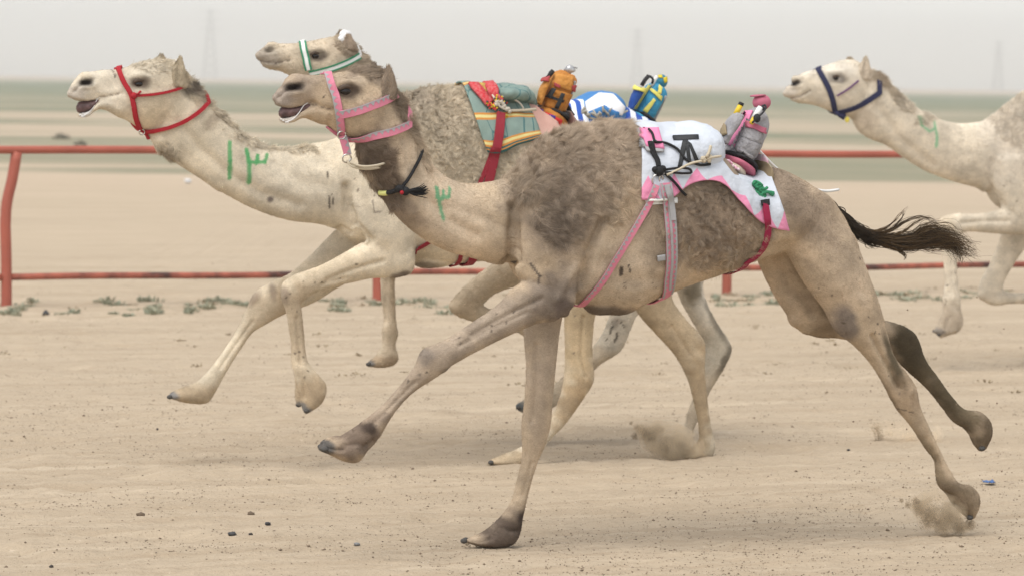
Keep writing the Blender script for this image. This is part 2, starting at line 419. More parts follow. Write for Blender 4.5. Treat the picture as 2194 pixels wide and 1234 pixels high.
ground = bpy.data.objects.new('ground', me); col.objects.link(ground); ground['kind'] = 'structure'

gm = bpy.data.materials.new('sand'); gm.use_nodes = True; n, l = gm.node_tree.nodes, gm.node_tree.links; b = n['Principled BSDF']
b.inputs['Roughness'].default_value = .95; b.inputs['Specular IOR Level'].default_value = .1
tc = n.new('ShaderNodeTexCoord'); mp = n.new('ShaderNodeMapping'); mp.vector_type = 'POINT'; mp.inputs['Rotation'].default_value = (0, 0, -TRK)
l.new(tc.outputs['Object'], mp.inputs[0])
def noise(scale, detail=5, rough=.55, stretch=None, src=None):
    t = n.new('ShaderNodeTexNoise'); t.inputs['Scale'].default_value = scale; t.inputs['Detail'].default_value = detail; t.inputs['Roughness'].default_value = rough
    if stretch:
        q = n.new('ShaderNodeMapping'); q.inputs['Scale'].default_value = stretch; l.new(mp.outputs[0], q.inputs[0]); l.new(q.outputs[0], t.inputs['Vector'])
    else: l.new(mp.outputs[0], t.inputs['Vector'])
    return t.outputs['Fac']
def rng_(sock, a, b_, c=0., d=1.):
    r = n.new('ShaderNodeMapRange'); r.inputs[1].default_value = a; r.inputs[2].default_value = b_; r.inputs[3].default_value = c; r.inputs[4].default_value = d; l.new(sock, r.inputs[0]); return r.outputs[0]
def mixc(f, a, c, mode='MIX'):
    x = n.new('ShaderNodeMix'); x.data_type = 'RGBA'; x.blend_type = mode
    if isinstance(f, float): x.inputs[0].default_value = f
    else: l.new(f, x.inputs[0])
    for i, s in ((6, a), (7, c)):
        if isinstance(s, tuple): x.inputs[i].default_value = (*s, 1)
        else: l.new(s, x.inputs[i])
    return x.outputs[2]
def mth(op, a, b_):
    x = n.new('ShaderNodeMath'); x.operation = op
    for i, s in ((0, a), (1, b_)):
        if isinstance(s, (int, float)): x.inputs[i].default_value = s
        else: l.new(s, x.inputs[i])
    return x.outputs[0]
c = mixc(rng_(noise(.9, 6, .6, (.25, 1.6, 1)), .35, .66), (.480, .390, .284), (.420, .338, .243))
c = mixc(rng_(noise(3.2, 6, .65, (.3, 2.2, 1)), .5, .72, 0, .55), c, (.345, .265, .18))
c = mixc(rng_(noise(60, 3, .6), .58, .72, 0, .45), c, (.335, .26, .178))
c = mixc(rng_(noise(23, 4, .7, (.7, 1.3, 1)), .62, .72, 0, .6), c, (.29, .22, .15))
c = mixc(rng_(noise(34, 3, .5), .66, .74, 0, .5), c, (.62, .52, .40))
c = mixc(rng_(noise(2.2, 5, .6, (.12, 3.4, 1)), .50, .66, 0, .5), c, (.385, .30, .208))
c = mixc(rng_(noise(1.7, 5, .6, (.10, 4.2, 1)), .54, .68, 0, .45), c, (.56, .465, .345))
# far bands of sand, low scrub and dry grass beyond the track
geo = n.new('ShaderNodeSeparateXYZ'); l.new(tc.outputs['Object'], geo.inputs[0])
yy = mth('ADD', geo.outputs['Y'], mth('MULTIPLY', geo.outputs['X'], .12))
wob = rng_(noise(.03, 5, .6, (.35, 1.3, 1)), .25, .75, -.16, .16)
lg = mth('ADD', mth('LOGARITHM', mth('MAXIMUM', yy, 5.0), 10.0), wob)
ramp = n.new('ShaderNodeValToRGB'); r = ramp.color_ramp; r.elements[0].position = 0; r.elements[0].color = (0, 0, 0, 1)
r.elements[1].position = 1; r.elements[1].color = (0, 0, 0, 1)
for p_, v_ in ((1.90, 0), (1.94, .7), (2.02, .7), (2.05, .18), (2.11, .25), (2.13, .85), (2.20, .85), (2.23, .22), (2.29, .35), (2.35, .9), (2.40, .85), (2.44, .40), (2.47, .85), (2.80, 1.0), (2.98, .75), (3.15, .12)):
    e = r.elements.new(p_ / 4); e.color = (v_,) * 3 + (1,)
l.new(mth('DIVIDE', lg, 4.0), ramp.inputs[0])
far_sand = mixc(rng_(lg, 1.75, 2.05), c, (.49, .385, .285))
gr = mixc(rng_(noise(.2, 5), .4, .6), (.125, .155, .095), (.175, .180, .115))
c = mixc(mth('MULTIPLY', ramp.outputs[0], rng_(noise(.05, 4, .6, (.4, 1.5, 1)), .2, .5, .65, 1)), far_sand, gr)
l.new(c, b.inputs['Base Color'])
bp = n.new('ShaderNodeBump'); bp.inputs['Strength'].default_value = .95; bp.inputs['Distance'].default_value = .03
hh = mth('ADD', mth('MULTIPLY', noise(40, 5, .7), .55), mth('MULTIPLY', noise(7, 5, .65, (.5, 2.2, 1)), .8))
l.new(hh, bp.inputs['Height']); l.new(bp.outputs[0], b.inputs['Normal'])
me.materials.append(gm)

# air: pale desert haze
hz = MB().add(*boxm((0, 2270, 38.0), np.eye(3), (3780, 2320, 39.2)))
hm = bpy.data.materials.new('haze'); hm.use_nodes = True; n, l = hm.node_tree.nodes, hm.node_tree.links; n.remove(n['Principled BSDF'])
pv = n.new('ShaderNodeVolumePrincipled'); pv.inputs['Color'].default_value = (.97, .965, .95, 1); pv.inputs['Density'].default_value = HAZE; pv.inputs['Anisotropy'].default_value = .75
l.new(pv.outputs[0], n['Material Output'].inputs['Volume'])
hazeo = hz.build('haze', hm, smooth=False); hazeo['kind'] = 'stuff'

# fence -----------------------------------------------------------------------
red = mat('red_paint', (.37, .10, .065), .55, noise=(2.2, (.27, .07, .045), .7), spec=.35, bump=(60, .15))
rust = mat('chipped_red_paint', (.38, .11, .07), .6, noise=(5.5, (.055, .030, .026), .95), spec=.3, bump=(60, .2))
fa = np.array([-4.44, 31.5]); fb = np.array([2.09, 34.9]); fd = (fb - fa) / np.linalg.norm(fb - fa); fn = np.array([fd[1], -fd[0]])
fl = np.linalg.norm(fb - fa) / 2
fence = empty('rail_fence', (*fa, 0), 'long red tubular rail fence behind the running camels', 'fence')
def fp(s, z, off=0.): q = fa + fd * s + fn * off; return np.array([q[0], q[1], z])
for k in range(-2, 5):
    s0 = k * fl - (.075 if k == 1 else 0)
    # straight foot with a bent top that leans over and carries the upper rail
    m = MB().add(*tube([fp(s0, -.25), fp(s0, .0), fp(s0 - .005, .45), fp(s0 - .01, .85), fp(s0 + .0, .93), fp(s0 + .045, 1.12), fp(s0 + .085, 1.36)], .048, 14, 3))
    m.build('post', red, fence)
sw = np.linspace(-2.4 * fl, 4.4 * fl, 60)
MB().add(*tube([fp(s, 1.378 + .006 * math.sin(s * 1.3)) for s in sw], .036, 14)).build('upper_rail', red, fence)
for k in range(-3, 5):
    s0, s1 = max(k * fl, -2.4 * fl) + .04, min((k + 1) * fl, 4.4 * fl) - .04
    MB().add(*tube([fp(s, .262 + .006 * math.sin(s * 2) - .004 * math.sin((s - s0) / (s1 - s0) * 3.14)) for s in np.linspace(s0, s1, 14)], .030, 12)).build('lower_rail', rust, fence)

# far pylons in the haze -------------------------------------------------------
steel = mat('grey_steel', (.22, .22, .22), .6)
def mast(px, ytop, dist, wd, label):
    top, bot = ray(px, ytop), ray(px, 300); x = O + top * (dist / top[1]); H = x[2]; B = np.array([x[0], x[1], 0])
    t = empty('power_pylon', B, label, 'pylon', 'power pylons on the horizon'); r = .28
    lv = np.linspace(0, 1, 9); wf = lambda f: wd * (1 - .8 * f) / 2
    for sx in (-1, 1):
        for sy in (-1, 1):
            MB().add(*tube([B + [sx * wf(f), sy * wf(f), H * f] for f in (0, .5, 1)], r, 5)).build('leg', steel, t, False)
    br = MB()
    for i in range(8):
        f0, f1 = lv[i], lv[i + 1]
        for s in (-1, 1):
            br.add(*tube([B + [-s * wf(f0), -wf(f0), H * f0], B + [s * wf(f1), -wf(f1), H * f1]], r * .6, 4)).add(*tube([B + [-s * wf(f0), wf(f0), H * f0], B + [s * wf(f1), wf(f1), H * f1]], r * .6, 4))
            br.add(*tube([B + [s * wf(f0), -s * wf(f0), H * f0], B + [s * wf(f1), s * wf(f1), H * f1]], r * .6, 4))
    br.build('bracing', steel, t, False)
    for f in (.72, .84, .96):
        MB().add(*tube([B + [-wd * .75, 0, H * f], B + [0, 0, H * f + .5], B + [wd * .75, 0, H * f]], r * .8, 5)).build('cross_arm', steel, t, False)
mast(451, 20, 2900, 11, 'faint pylon in the haze above the head of the camel in the red halter')
mast(1366, 62, 2700, 8.5, 'faint pylon in the haze above the blue and yellow jockey')
mast(2140, 88, 2900, 8, 'faint pylon in the haze above the back of the rightmost camel')
# ------------------------------------------------------------------ the four running camels
YAW = R_(20)
skin_mat = coat_mat('camel_coat', bump=.45); hair_mat = coat_mat('camel_hair', hair=True)
def foot_at(pl, px, py, off=0): p = pl.L(px, py, off); return (p[0], p[1], 0)

# ---- the grey brown camel in front
PB = Plane(1060, 1173, 15.65, R_(23))
NEAR, FAR = .13, -.13
lofts_B = [
 (dict(p=.9), [(587,203,590,220,.024),(596,190,603,229,.045),(608,177,622,231,.056),(625,170,640,227,.058),(651,164,660,224,.056),(680,161,680,245,.060),(705,159,700,266,.075),(732,155,722,282,.092),(767,148,748,297,.108),(800,146,776,306,.105),(828,160,790,312,.088),(846,190,796,316,.07)]),
 (dict(), [(599,252,611,265,.024),(606,254,625,263,.034),(622,249,640,256,.042),(641,235,653,250,.048),(665,222,668,257,.056),(690,225,690,265,.06)]),
 (dict(), [(838,178,765,300,.085),(866,225,770,332,.095),(888,276,776,358,.093),(906,325,796,392,.09),(938,366,820,422,.09),(980,390,862,476,.095),(1040,391,945,533,.11),(1088,379,1022,556,.13),(1118,360,1080,572,.16)]),
 (dict(p=.92), [(1104,400,1098,545,.12),(1128,350,1108,585,.18),(1165,306,1140,618,.225),(1210,282,1190,640,.255),(1262,268,1256,655,.275),(1330,263,1330,668,.29),(1400,270,1398,640,.305),(1470,284,1468,611,.31),(1524,324,1524,592,.30),(1562,372,1562,576,.29),(1604,386,1604,560,.275),(1646,359,1652,545,.26),(1690,374,1696,540,.245),(1740,407,1738,560,.21),(1785,447,1778,585,.16),(1812,488,1805,590,.10)]),
 # chest pad
 (dict(), [(1250,620,1252,650,.06),(1262,620,1262,667,.085),(1300,625,1303,674,.10),(1335,622,1338,673,.095),(1362,615,1372,657,.06)]),
 # near shoulder and upper arm, forearm, shank, foot
 (dict(off=.15), [(1120,420,1250,380,.07),(1108,480,1258,470,.085),(1100,540,1250,560,.09),(1112,595,1235,625,.085),(1135,610,1218,668,.075)]),
 (dict(off=.17), [(1205,600,1212,668,.062),(1150,592,1186,688,.070),(1110,610,1150,693,.066),(1075,646,1107,711,.058),(1013,690,1040,743,.048),(965,722,995,767,.045),(935,736,962,786,.050),(912,748,938,805,.050),(892,780,912,822,.042),(864,818,888,838,.034),(840,846,862,862,.033),(815,872,838,893,.036),(790,893,822,920,.042),(765,912,808,944,.046),(742,926,786,966,.052),(722,938,766,990,.058),(703,944,735,987,.056),(690,950,708,974,.046),(684,956,691,967,.028)]),
 (dict(off=.12), [(722,932,725,955,.03),(700,938,706,960,.03),(686,948,692,962,.022)]),
 # far foreleg on the ground
 (dict(off=-.13), [(1110,560,1230,560,.08),(1116,640,1212,640,.075),(1123,715,1199,700,.062),(1128,790,1189,790,.052),(1124,865,1182,865,.050),(1119,905,1178,912,.052),(1120,940,1168,950,.046),(1119,980,1153,985,.036),(1109,1025,1138,1030,.034),(1097,1070,1126,1078,.036),(1080,1100,1118,1112,.045),(1062,1118,1114,1138,.055),(1040,1136,1100,1164,.062),(1016,1148,1060,1173,.060),(1000,1154,1022,1168,.045),(992,1156,1000,1162,.025)]),
 # near hind leg: thigh, shank, hock, cannon, foot
 (dict(off=.13), [(1655,400,1790,440,.09),(1668,455,1822,500,.115),(1690,540,1850,570,.125),(1728,610,1866,612,.115),(1768,664,1886,668,.095),(1790,706,1900,718,.075),(1833,742,1914,762,.058),(1866,779,1936,792,.050),(1895,827,1962,830,.046),(1918,871,1970,872,.047),(1950,910,1985,905,.040),(1978,954,2012,962,.033),(2003,998,2036,1010,.034),(2010,1038,2056,1036,.042),(2030,1060,2080,1040,.055),(2044,1082,2096,1062,.062),(2062,1100,2094,1086,.052),(2076,1110,2086,1106,.03)]),
 # far hind leg
 (dict(off=-.13), [(1600,420,1740,460,.09),(1610,510,1760,540,.11),(1640,590,1780,600,.11),(1676,657,1800,650,.095),(1712,706,1800,672,.075)]),
 (dict(off=-.13), [(1700,700,1720,630,.06),(1745,721,1752,650,.07),(1800,725,1806,668,.065),(1850,738,1880,682,.056),(1900,752,1946,704,.050),(1924,776,1965,724,.047),(1950,800,1980,766,.040),(1985,832,2008,806,.033),(2018,872,2040,850,.033),(2042,903,2066,876,.038),(2066,918,2104,884,.050),(2080,934,2122,908,.058),(2088,952,2121,934,.052),(2096,962,2112,956,.03)]),
]
# ---- the white camel with the green thirteen
PA = Plane(1080, 990, 19.25, R_(17))
lofts_A = [
 (dict(p=.9), [(146,196,150,210,.024),(155,178,166,217,.045),(168,166,188,217,.056),(190,158,205,214,.058),(215,151,222,226,.056),(250,149,245,246,.064),(288,139,272,258,.085),(322,129,300,276,.105),(352,127,322,283,.108),(385,140,340,292,.092),(408,170,346,298,.07)]),
 (dict(), [(166,243,174,253,.020),(175,243,188,251,.032),(191,235,201,240,.040),(205,218,211,233,.048),(225,210,232,238,.056),(250,220,255,250,.06)]),
 (dict(), [(400,158,318,290,.085),(428,190,330,312,.095),(452,222,350,332,.095),(486,256,378,350,.09),(528,292,425,378,.09),(570,313,478,414,.095),(620,317,548,450,.10),(675,307,620,473,.125),(720,296,690,482,.15),(760,270,740,500,.18)]),
 (dict(p=.92), [(722,330,715,480,.12),(752,285,738,505,.18),(800,240,790,530,.225),(850,211,845,548,.255),(905,192,905,560,.285),(960,186,960,565,.30),(1030,190,1030,560,.31),(1095,204,1095,556,.31),(1150,235,1150,545,.30),(1205,275,1205,532,.28),(1265,303,1265,522,.265),(1325,335,1325,530,.23),(1375,376,1368,545,.18),(1412,430,1400,545,.11)]),
 (dict(), [(878,540,880,560,.05),(892,540,894,571,.08),(925,545,927,574,.09),(955,542,962,568,.07),(975,540,980,556,.05)]),
 (dict(off=.16), [(760,390,880,370,.065),(748,440,892,450,.08),(760,490,892,520,.085),(785,520,880,575,.075)]),
 (dict(off=.17), [(868,505,875,590,.055),(830,505,848,596,.066),(785,515,800,596,.062),(740,540,762,604,.055),(690,567,712,616,.047),(655,580,675,628,.046),(628,590,655,642,.050),(606,606,645,650,.050),(604,640,646,664,.046),(612,665,648,680,.038),(618,700,651,706,.032),(624,750,655,752,.031),(624,780,662,780,.038),(630,800,682,802,.044),(636,820,698,822,.052),(642,850,697,848,.056),(647,872,684,868,.050),(652,884,662,883,.028)]),
 (dict(off=.11), [(630,795,658,800,.03),(633,825,652,830,.03),(632,850,648,852,.028),(634,866,646,868,.018)]),
 (dict(off=-.12), [(790,460,860,520,.07),(745,470,810,560,.07),(705,506,768,592,.066),(660,552,715,622,.056),(618,587,670,650,.048),(580,604,622,668,.050),(552,622,596,680,.050),(535,648,572,694,.042),(512,698,540,714,.034),(490,734,516,748,.031),(465,770,494,782,.032),(445,795,478,810,.038),(420,818,462,838,.044),(400,827,446,862,.054),(380,834,410,864,.056),(366,842,380,858,.044),(360,847,365,853,.024)]),
 # near hind leg reaching forward
 (dict(off=.15), [(1250,400,1390,420,.10),(1226,500,1368,520,.11),(1214,600,1320,610,.095),(1210,660,1280,660,.070),(1210,720,1270,715,.052),(1210,775,1270,775,.046),(1207,815,1273,812,.047),(1192,870,1247,858,.038),(1164,915,1208,912,.032),(1136,945,1176,945,.034),(1110,960,1152,978,.044),(1085,970,1120,998,.054),(1062,980,1085,1000,.054),(1050,985,1056,994,.032)]),
 # far hind leg pushing off
 (dict(off=-.13), [(1310,420,1420,440,.10),(1322,520,1440,540,.105),(1342,610,1440,600,.085),(1365,668,1440,640,.065),(1400,710,1470,684,.052),(1446,762,1510,734,.046),(1470,805,1510,790,.038),(1486,860,1516,858,.031),(1497,920,1526,925,.033),(1496,945,1532,958,.045),(1478,958,1524,978,.052),(1462,970,1490,984,.045)]),
 (dict(), [(1385,400,1370,430,.03),(1420,440,1405,450,.03),(1440,490,1420,495,.025)]),
]
# ---- the cream camel in the green halter, farthest of the three
PC = Plane(1470, 935, 20.5, R_(17))
lofts_C = [
 (dict(p=.9), [(549,115,552,128,.024),(556,106,563,142,.042),(570,99,580,150,.052),(592,95,600,153,.054),(620,94,620,163,.056),(648,92,642,172,.068),(678,86,665,180,.088),(708,80,688,188,.104),(735,80,708,194,.104),(758,94,725,196,.088),(770,112,735,198,.07)]),
 (dict(), [(764,108,700,190,.085),(790,132,715,215,.095),(820,165,740,265,.092),(850,215,775,325,.09),(890,255,830,375,.10),(950,275,910,430,.13),(1020,275,1000,480,.17)]),
 (dict(p=.92), [(1020,300,1015,470,.13),(1060,270,1055,505,.20),(1120,245,1115,530,.25),(1180,228,1180,545,.28),(1240,222,1240,545,.30),(1290,222,1290,540,.31),(1340,238,1340,530,.30),(1385,262,1385,520,.28),(1430,300,1430,512,.26),(1480,335,1480,520,.22),(1520,375,1515,530,.17),(1550,420,1540,530,.10)]),
 (dict(), [(1110,520,1112,548,.06),(1150,520,1152,560,.08),(1190,520,1195,552,.06)]),
 (dict(off=-.13), [(800,470,890,470,.07),(812,540,880,545,.066),(814,590,848,590,.045),(816,640,847,640,.040),(820,690,849,690,.040),(818,715,853,716,.043),(818,742,847,744,.036),(806,760,854,762,.046),(795,770,850,778,.052),(788,776,812,787,.048),(786,781,792,785,.028)]),
 (dict(off=-.13), [(860,420,1000,430,.08),(840,470,930,500,.075)]),
 # folded foreleg
 (dict(off=.15), [(1060,400,1180,420,.08),(1070,480,1180,520,.085),(1080,540,1165,590,.075),(1058,562,1110,612,.055),(1020,590,1058,632,.046),(985,622,1028,660,.047),(963,650,1010,680,.047)]),
 (dict(off=.15), [(972,660,985,645,.038),(1000,686,1010,640,.04),(1030,690,1036,655,.036),(1075,702,1080,672,.031),(1115,716,1120,684,.034),(1140,730,1150,690,.045),(1165,745,1180,700,.05),(1185,755,1192,735,.03)]),
 # hind leg swinging forward
 (dict(off=.14), [(1380,400,1500,420,.10),(1350,500,1470,520,.105),(1325,600,1420,620,.085),(1308,670,1362,680,.058),(1287,720,1342,730,.046),(1265,750,1330,752,.046),(1235,775,1285,782,.037),(1205,806,1240,830,.031),(1175,832,1205,858,.032),(1148,845,1175,880,.042),(1125,855,1148,888,.048),(1108,864,1124,884,.038)]),
 # hind leg behind
 (dict(off=-.13), [(1420,420,1540,440,.10),(1430,520,1530,540,.10),(1440,590,1505,610,.085),(1462,650,1514,650,.066),(1490,700,1538,695,.054),(1510,745,1568,746,.047),(1500,790,1552,788,.040),(1490,835,1522,838,.032),(1474,880,1502,886,.031),(1460,916,1484,926,.036),(1440,925,1482,940,.046),(1420,930,1446,942,.04)]),
]
# ---- the white camel on the right, coming into the frame
PD = Plane(2050, 800, 26.2, R_(17))
lofts_D = [
 (dict(p=.9), [(1679,197,1683,208,.024),(1687,184,1694,215,.045),(1703,168,1712,222,.056),(1724,155,1730,224,.058),(1750,148,1750,228,.060),(1778,137,1772,236,.082),(1806,129,1795,246,.104),(1830,129,1815,250,.106),(1852,142,1830,254,.090),(1868,160,1838,262,.07)]),
 (dict(), [(1862,150,1826,258,.085),(1888,160,1838,280,.095),(1912,186,1862,298,.095),(1945,216,1895,310,.09),(1985,243,1935,338,.09),(2032,261,1985,368,.095),(2078,264,2045,390,.11),(2122,252,2098,405,.14),(2160,222,2135,420,.18)]),
 (dict(p=.92), [(2122,300,2116,410,.13),(2145,245,2132,436,.19),(2185,205,2170,458,.24),(2230,178,2220,478,.28),(2280,165,2275,488,.30),(2340,168,2338,485,.31),(2400,190,2400,475,.30),(2450,225,2450,462,.28),(2500,255,2500,450,.25),(2540,290,2535,455,.20),(2570,340,2560,455,.12)]),
 (dict(), [(2215,465,2218,492,.06),(2245,465,2248,498,.08),(2280,460,2284,488,.06)]),
 # near foreleg, knee high
 (dict(off=.16), [(2130,350,2215,340,.08),(2125,400,2215,420,.085),(2140,435,2205,480,.075)]),
 (dict(off=.17), [(2200,420,2195,503,.062),(2160,440,2160,503,.060),(2117,455,2117,500,.050),(2072,458,2075,497,.045),(2045,458,2062,500,.048),(2018,466,2060,505,.050),(2011,485,2056,520,.048),(2018,525,2051,530,.036),(2022,580,2051,580,.032),(2024,612,2054,612,.036),(2019,640,2058,634,.042),(2020,662,2059,664,.042),(2012,684,2064,684,.052),(2006,702,2062,698,.055),(2002,712,2044,715,.05),(2010,718,2030,718,.03)]),
 # far foreleg folded
 (dict(off=-.12), [(2160,420,2240,430,.07),(2148,490,2215,500,.06),(2136,530,2190,540,.048),(2118,570,2170,570,.045),(2100,604,2152,603,.046),(2094,628,2148,622,.046)]),
 (dict(off=-.12), [(2098,640,2112,612,.040),(2125,654,2132,618,.042),(2165,651,2165,626,.034),(2210,650,2210,626,.032),(2250,652,2250,622,.04),(2285,655,2290,615,.05),(2310,640,2312,620,.03)]),
 # hind legs, outside the frame
 (dict(off=.14), [(2430,330,2540,350,.10),(2400,420,2510,440,.105),(2370,500,2450,520,.08),(2345,570,2395,580,.05),(2340,640,2385,645,.044),(2300,700,2335,715,.034),(2270,755,2305,765,.036),(2235,770,2280,798,.05),(2215,785,2235,800,.04)]),
 (dict(off=-.14), [(2470,340,2570,350,.10),(2480,430,2590,440,.10),(2510,510,2590,500,.075),(2560,570,2615,545,.05),(2610,620,2650,595,.044),(2650,690,2680,680,.033),(2680,750,2710,745,.038),(2690,785,2740,770,.05),(2715,800,2745,785,.035)]),
 (dict(), [(2545,300,2535,330,.03),(2580,340,2565,350,.028),(2610,390,2595,395,.022)]),
]
rB = empty('racing_camel', foot_at(PB, 1400, 1150), 'grey brown camel galloping in front, pink halter and dark shaggy hump', 'camel', 'racing camels')
rA = empty('racing_camel', foot_at(PA, 1000, 985), 'white camel in red halter with green number thirteen on its neck', 'camel', 'racing camels')
rC = empty('racing_camel', foot_at(PC, 1200, 935), 'cream camel in green and white halter, mostly hidden behind the others', 'camel', 'racing camels')
rD = empty('racing_camel', foot_at(PD, 2200, 800), 'white camel in dark blue halter entering at the right edge', 'camel', 'racing camels')
B = Body(PB, lofts_B, .0085, rB); A = Body(PA, lofts_A, .0095, rA); C_ = Body(PC, lofts_C, .012, rC); D = Body(PD, lofts_D, .012, rD)
for q in (A, B, C_, D): q.N = q.normals()
# ------------------------------------------------------------------ relief, coat colours and hair of each camel
def eye_relief(x, y, k=1.0):
    return [(x, y + 2, 20 * k, 12 * k, -4, .014, 1), (x + 2, y - 17 * k, 22 * k, 8 * k, -4, -.019, 1), (x + 24 * k, y - 8 * k, 9 * k, 8 * k, 0, -.006, 1), (x - 4, y + 17 * k, 22 * k, 7 * k, 6, -.005, 1)]
def nostril_relief(x, y, k=1.0, an=18):
    return [(x, y, 12 * k, 6.5 * k, an, .030, 1), (x, y - 12 * k, 16 * k, 5 * k, an, -.011, 1), (x + 14 * k, y + 6 * k, 7 * k, 8 * k, 0, -.005, 1), (x + 2 * k, y + 10 * k, 14 * k, 4 * k, an, -.008, 1), (x - 6 * k, y + 18 * k, 16 * k, 6 * k, -8, .005, 1)]
DK, GRN = (.055, .042, .035), (.10, .33, .13)
B.carve(eye_relief(743, 196) + nostril_relief(630, 186, 1.35, -10) + [
    ('line', [(614, 191), (603, 200), (594, 209)], 3.5, .008), ('line', [(594, 221), (622, 228), (650, 223)], 3.5, -.005), (690, 200, 22, 16, 10, .008, 1), (770, 240, 40, 30, -20, -.008, 1), (790, 205, 16, 18, 0, .007, 1), (600, 205, 5, 12, 30, .004, 1),
    ('line', [(668, 222), (690, 232), (712, 236)], 5, .006), ('line', [(650, 247), (690, 262), (725, 280)], 5, -.004),
    ('line', [(872, 300), (880, 350), (905, 410), (960, 470), (1020, 505)], 13, .012), ('line', [(830, 330), (842, 400), (880, 455)], 12, -.008),
    ('line', [(960, 440), (1040, 470), (1095, 490)], 14, .007),
    ('line', [(1098, 440), (1096, 500), (1100, 560), (1112, 598)], 8, .030), ('line', [(1245, 610), (1262, 540), (1292, 470)], 10, .024),
    ('line', [(1120, 410), (1160, 480), (1170, 540)], 20, -.010), ('line', [(1240, 400), (1235, 470), (1225, 540)], 18, -.009),
    ('line', [(1195, 640), (1215, 600), (1232, 570)], 10, -.008),
    ('line', [(1160, 640), (1090, 672), (1010, 716)], 6, .009), ('line', [(1130, 668), (1060, 700), (985, 740)], 5, .006), ('line', [(1100, 628), (1030, 676), (970, 720)], 6, -.004),
    ('line', [(890, 818), (840, 866), (800, 905)], 5, .007), (912, 762, 14, 18, 40, -.012), (955, 790, 10, 10, 0, -.006), (792, 916, 12, 10, 0, -.008),
    ('line', [(698, 956), (715, 962), (738, 962)], 4, .010), ('line', [(780, 962), (800, 945), (815, 935)], 6, .008), ('line', [(735, 955), (765, 950), (790, 955)], 5, .006), (760, 970, 16, 12, 0, -.006),
    ('line', [(1150, 740), (1148, 830), (1140, 900)], 7, .007), (1140, 935, 14, 22, 0, -.008), ('line', [(1078, 1128), (1092, 1136), (1110, 1136)], 4, .009), ('line', [(998, 1159), (1025, 1160), (1050, 1152)], 4, .008), (1098, 1110, 14, 12, 0, -.007), ('line', [(1140, 990), (1120, 1060)], 5, .005),
    ('line', [(1668, 555), (1690, 610), (1740, 670)], 12, .014), ('line', [(1795, 470), (1830, 540), (1850, 620)], 18, .006), ('line', [(1730, 470), (1760, 540), (1790, 610)], 26, -.008),
    (1815, 690, 18, 30, -25, -.008), ('line', [(1870, 720), (1905, 790), (1925, 830)], 6, .014), (1952, 838, 9, 12, 0, -.010), ('line', [(1962, 850), (1982, 910), (2010, 970)], 4, -.004), ('line', [(1925, 860), (1960, 930), (2000, 990)], 5, .006), (1945, 850, 12, 20, -30, -.008),
    ('line', [(1985, 940), (2015, 1000)], 5, .005), (1955, 720, 12, 10, 0, -.008), ('line', [(1480, 480), (1540, 560)], 20, -.004),
    ('line', [(1300, 560), (1330, 600), (1420, 600)], 14, .006), ('line', [(1560, 520), (1600, 540), (1680, 530)], 16, .010)])
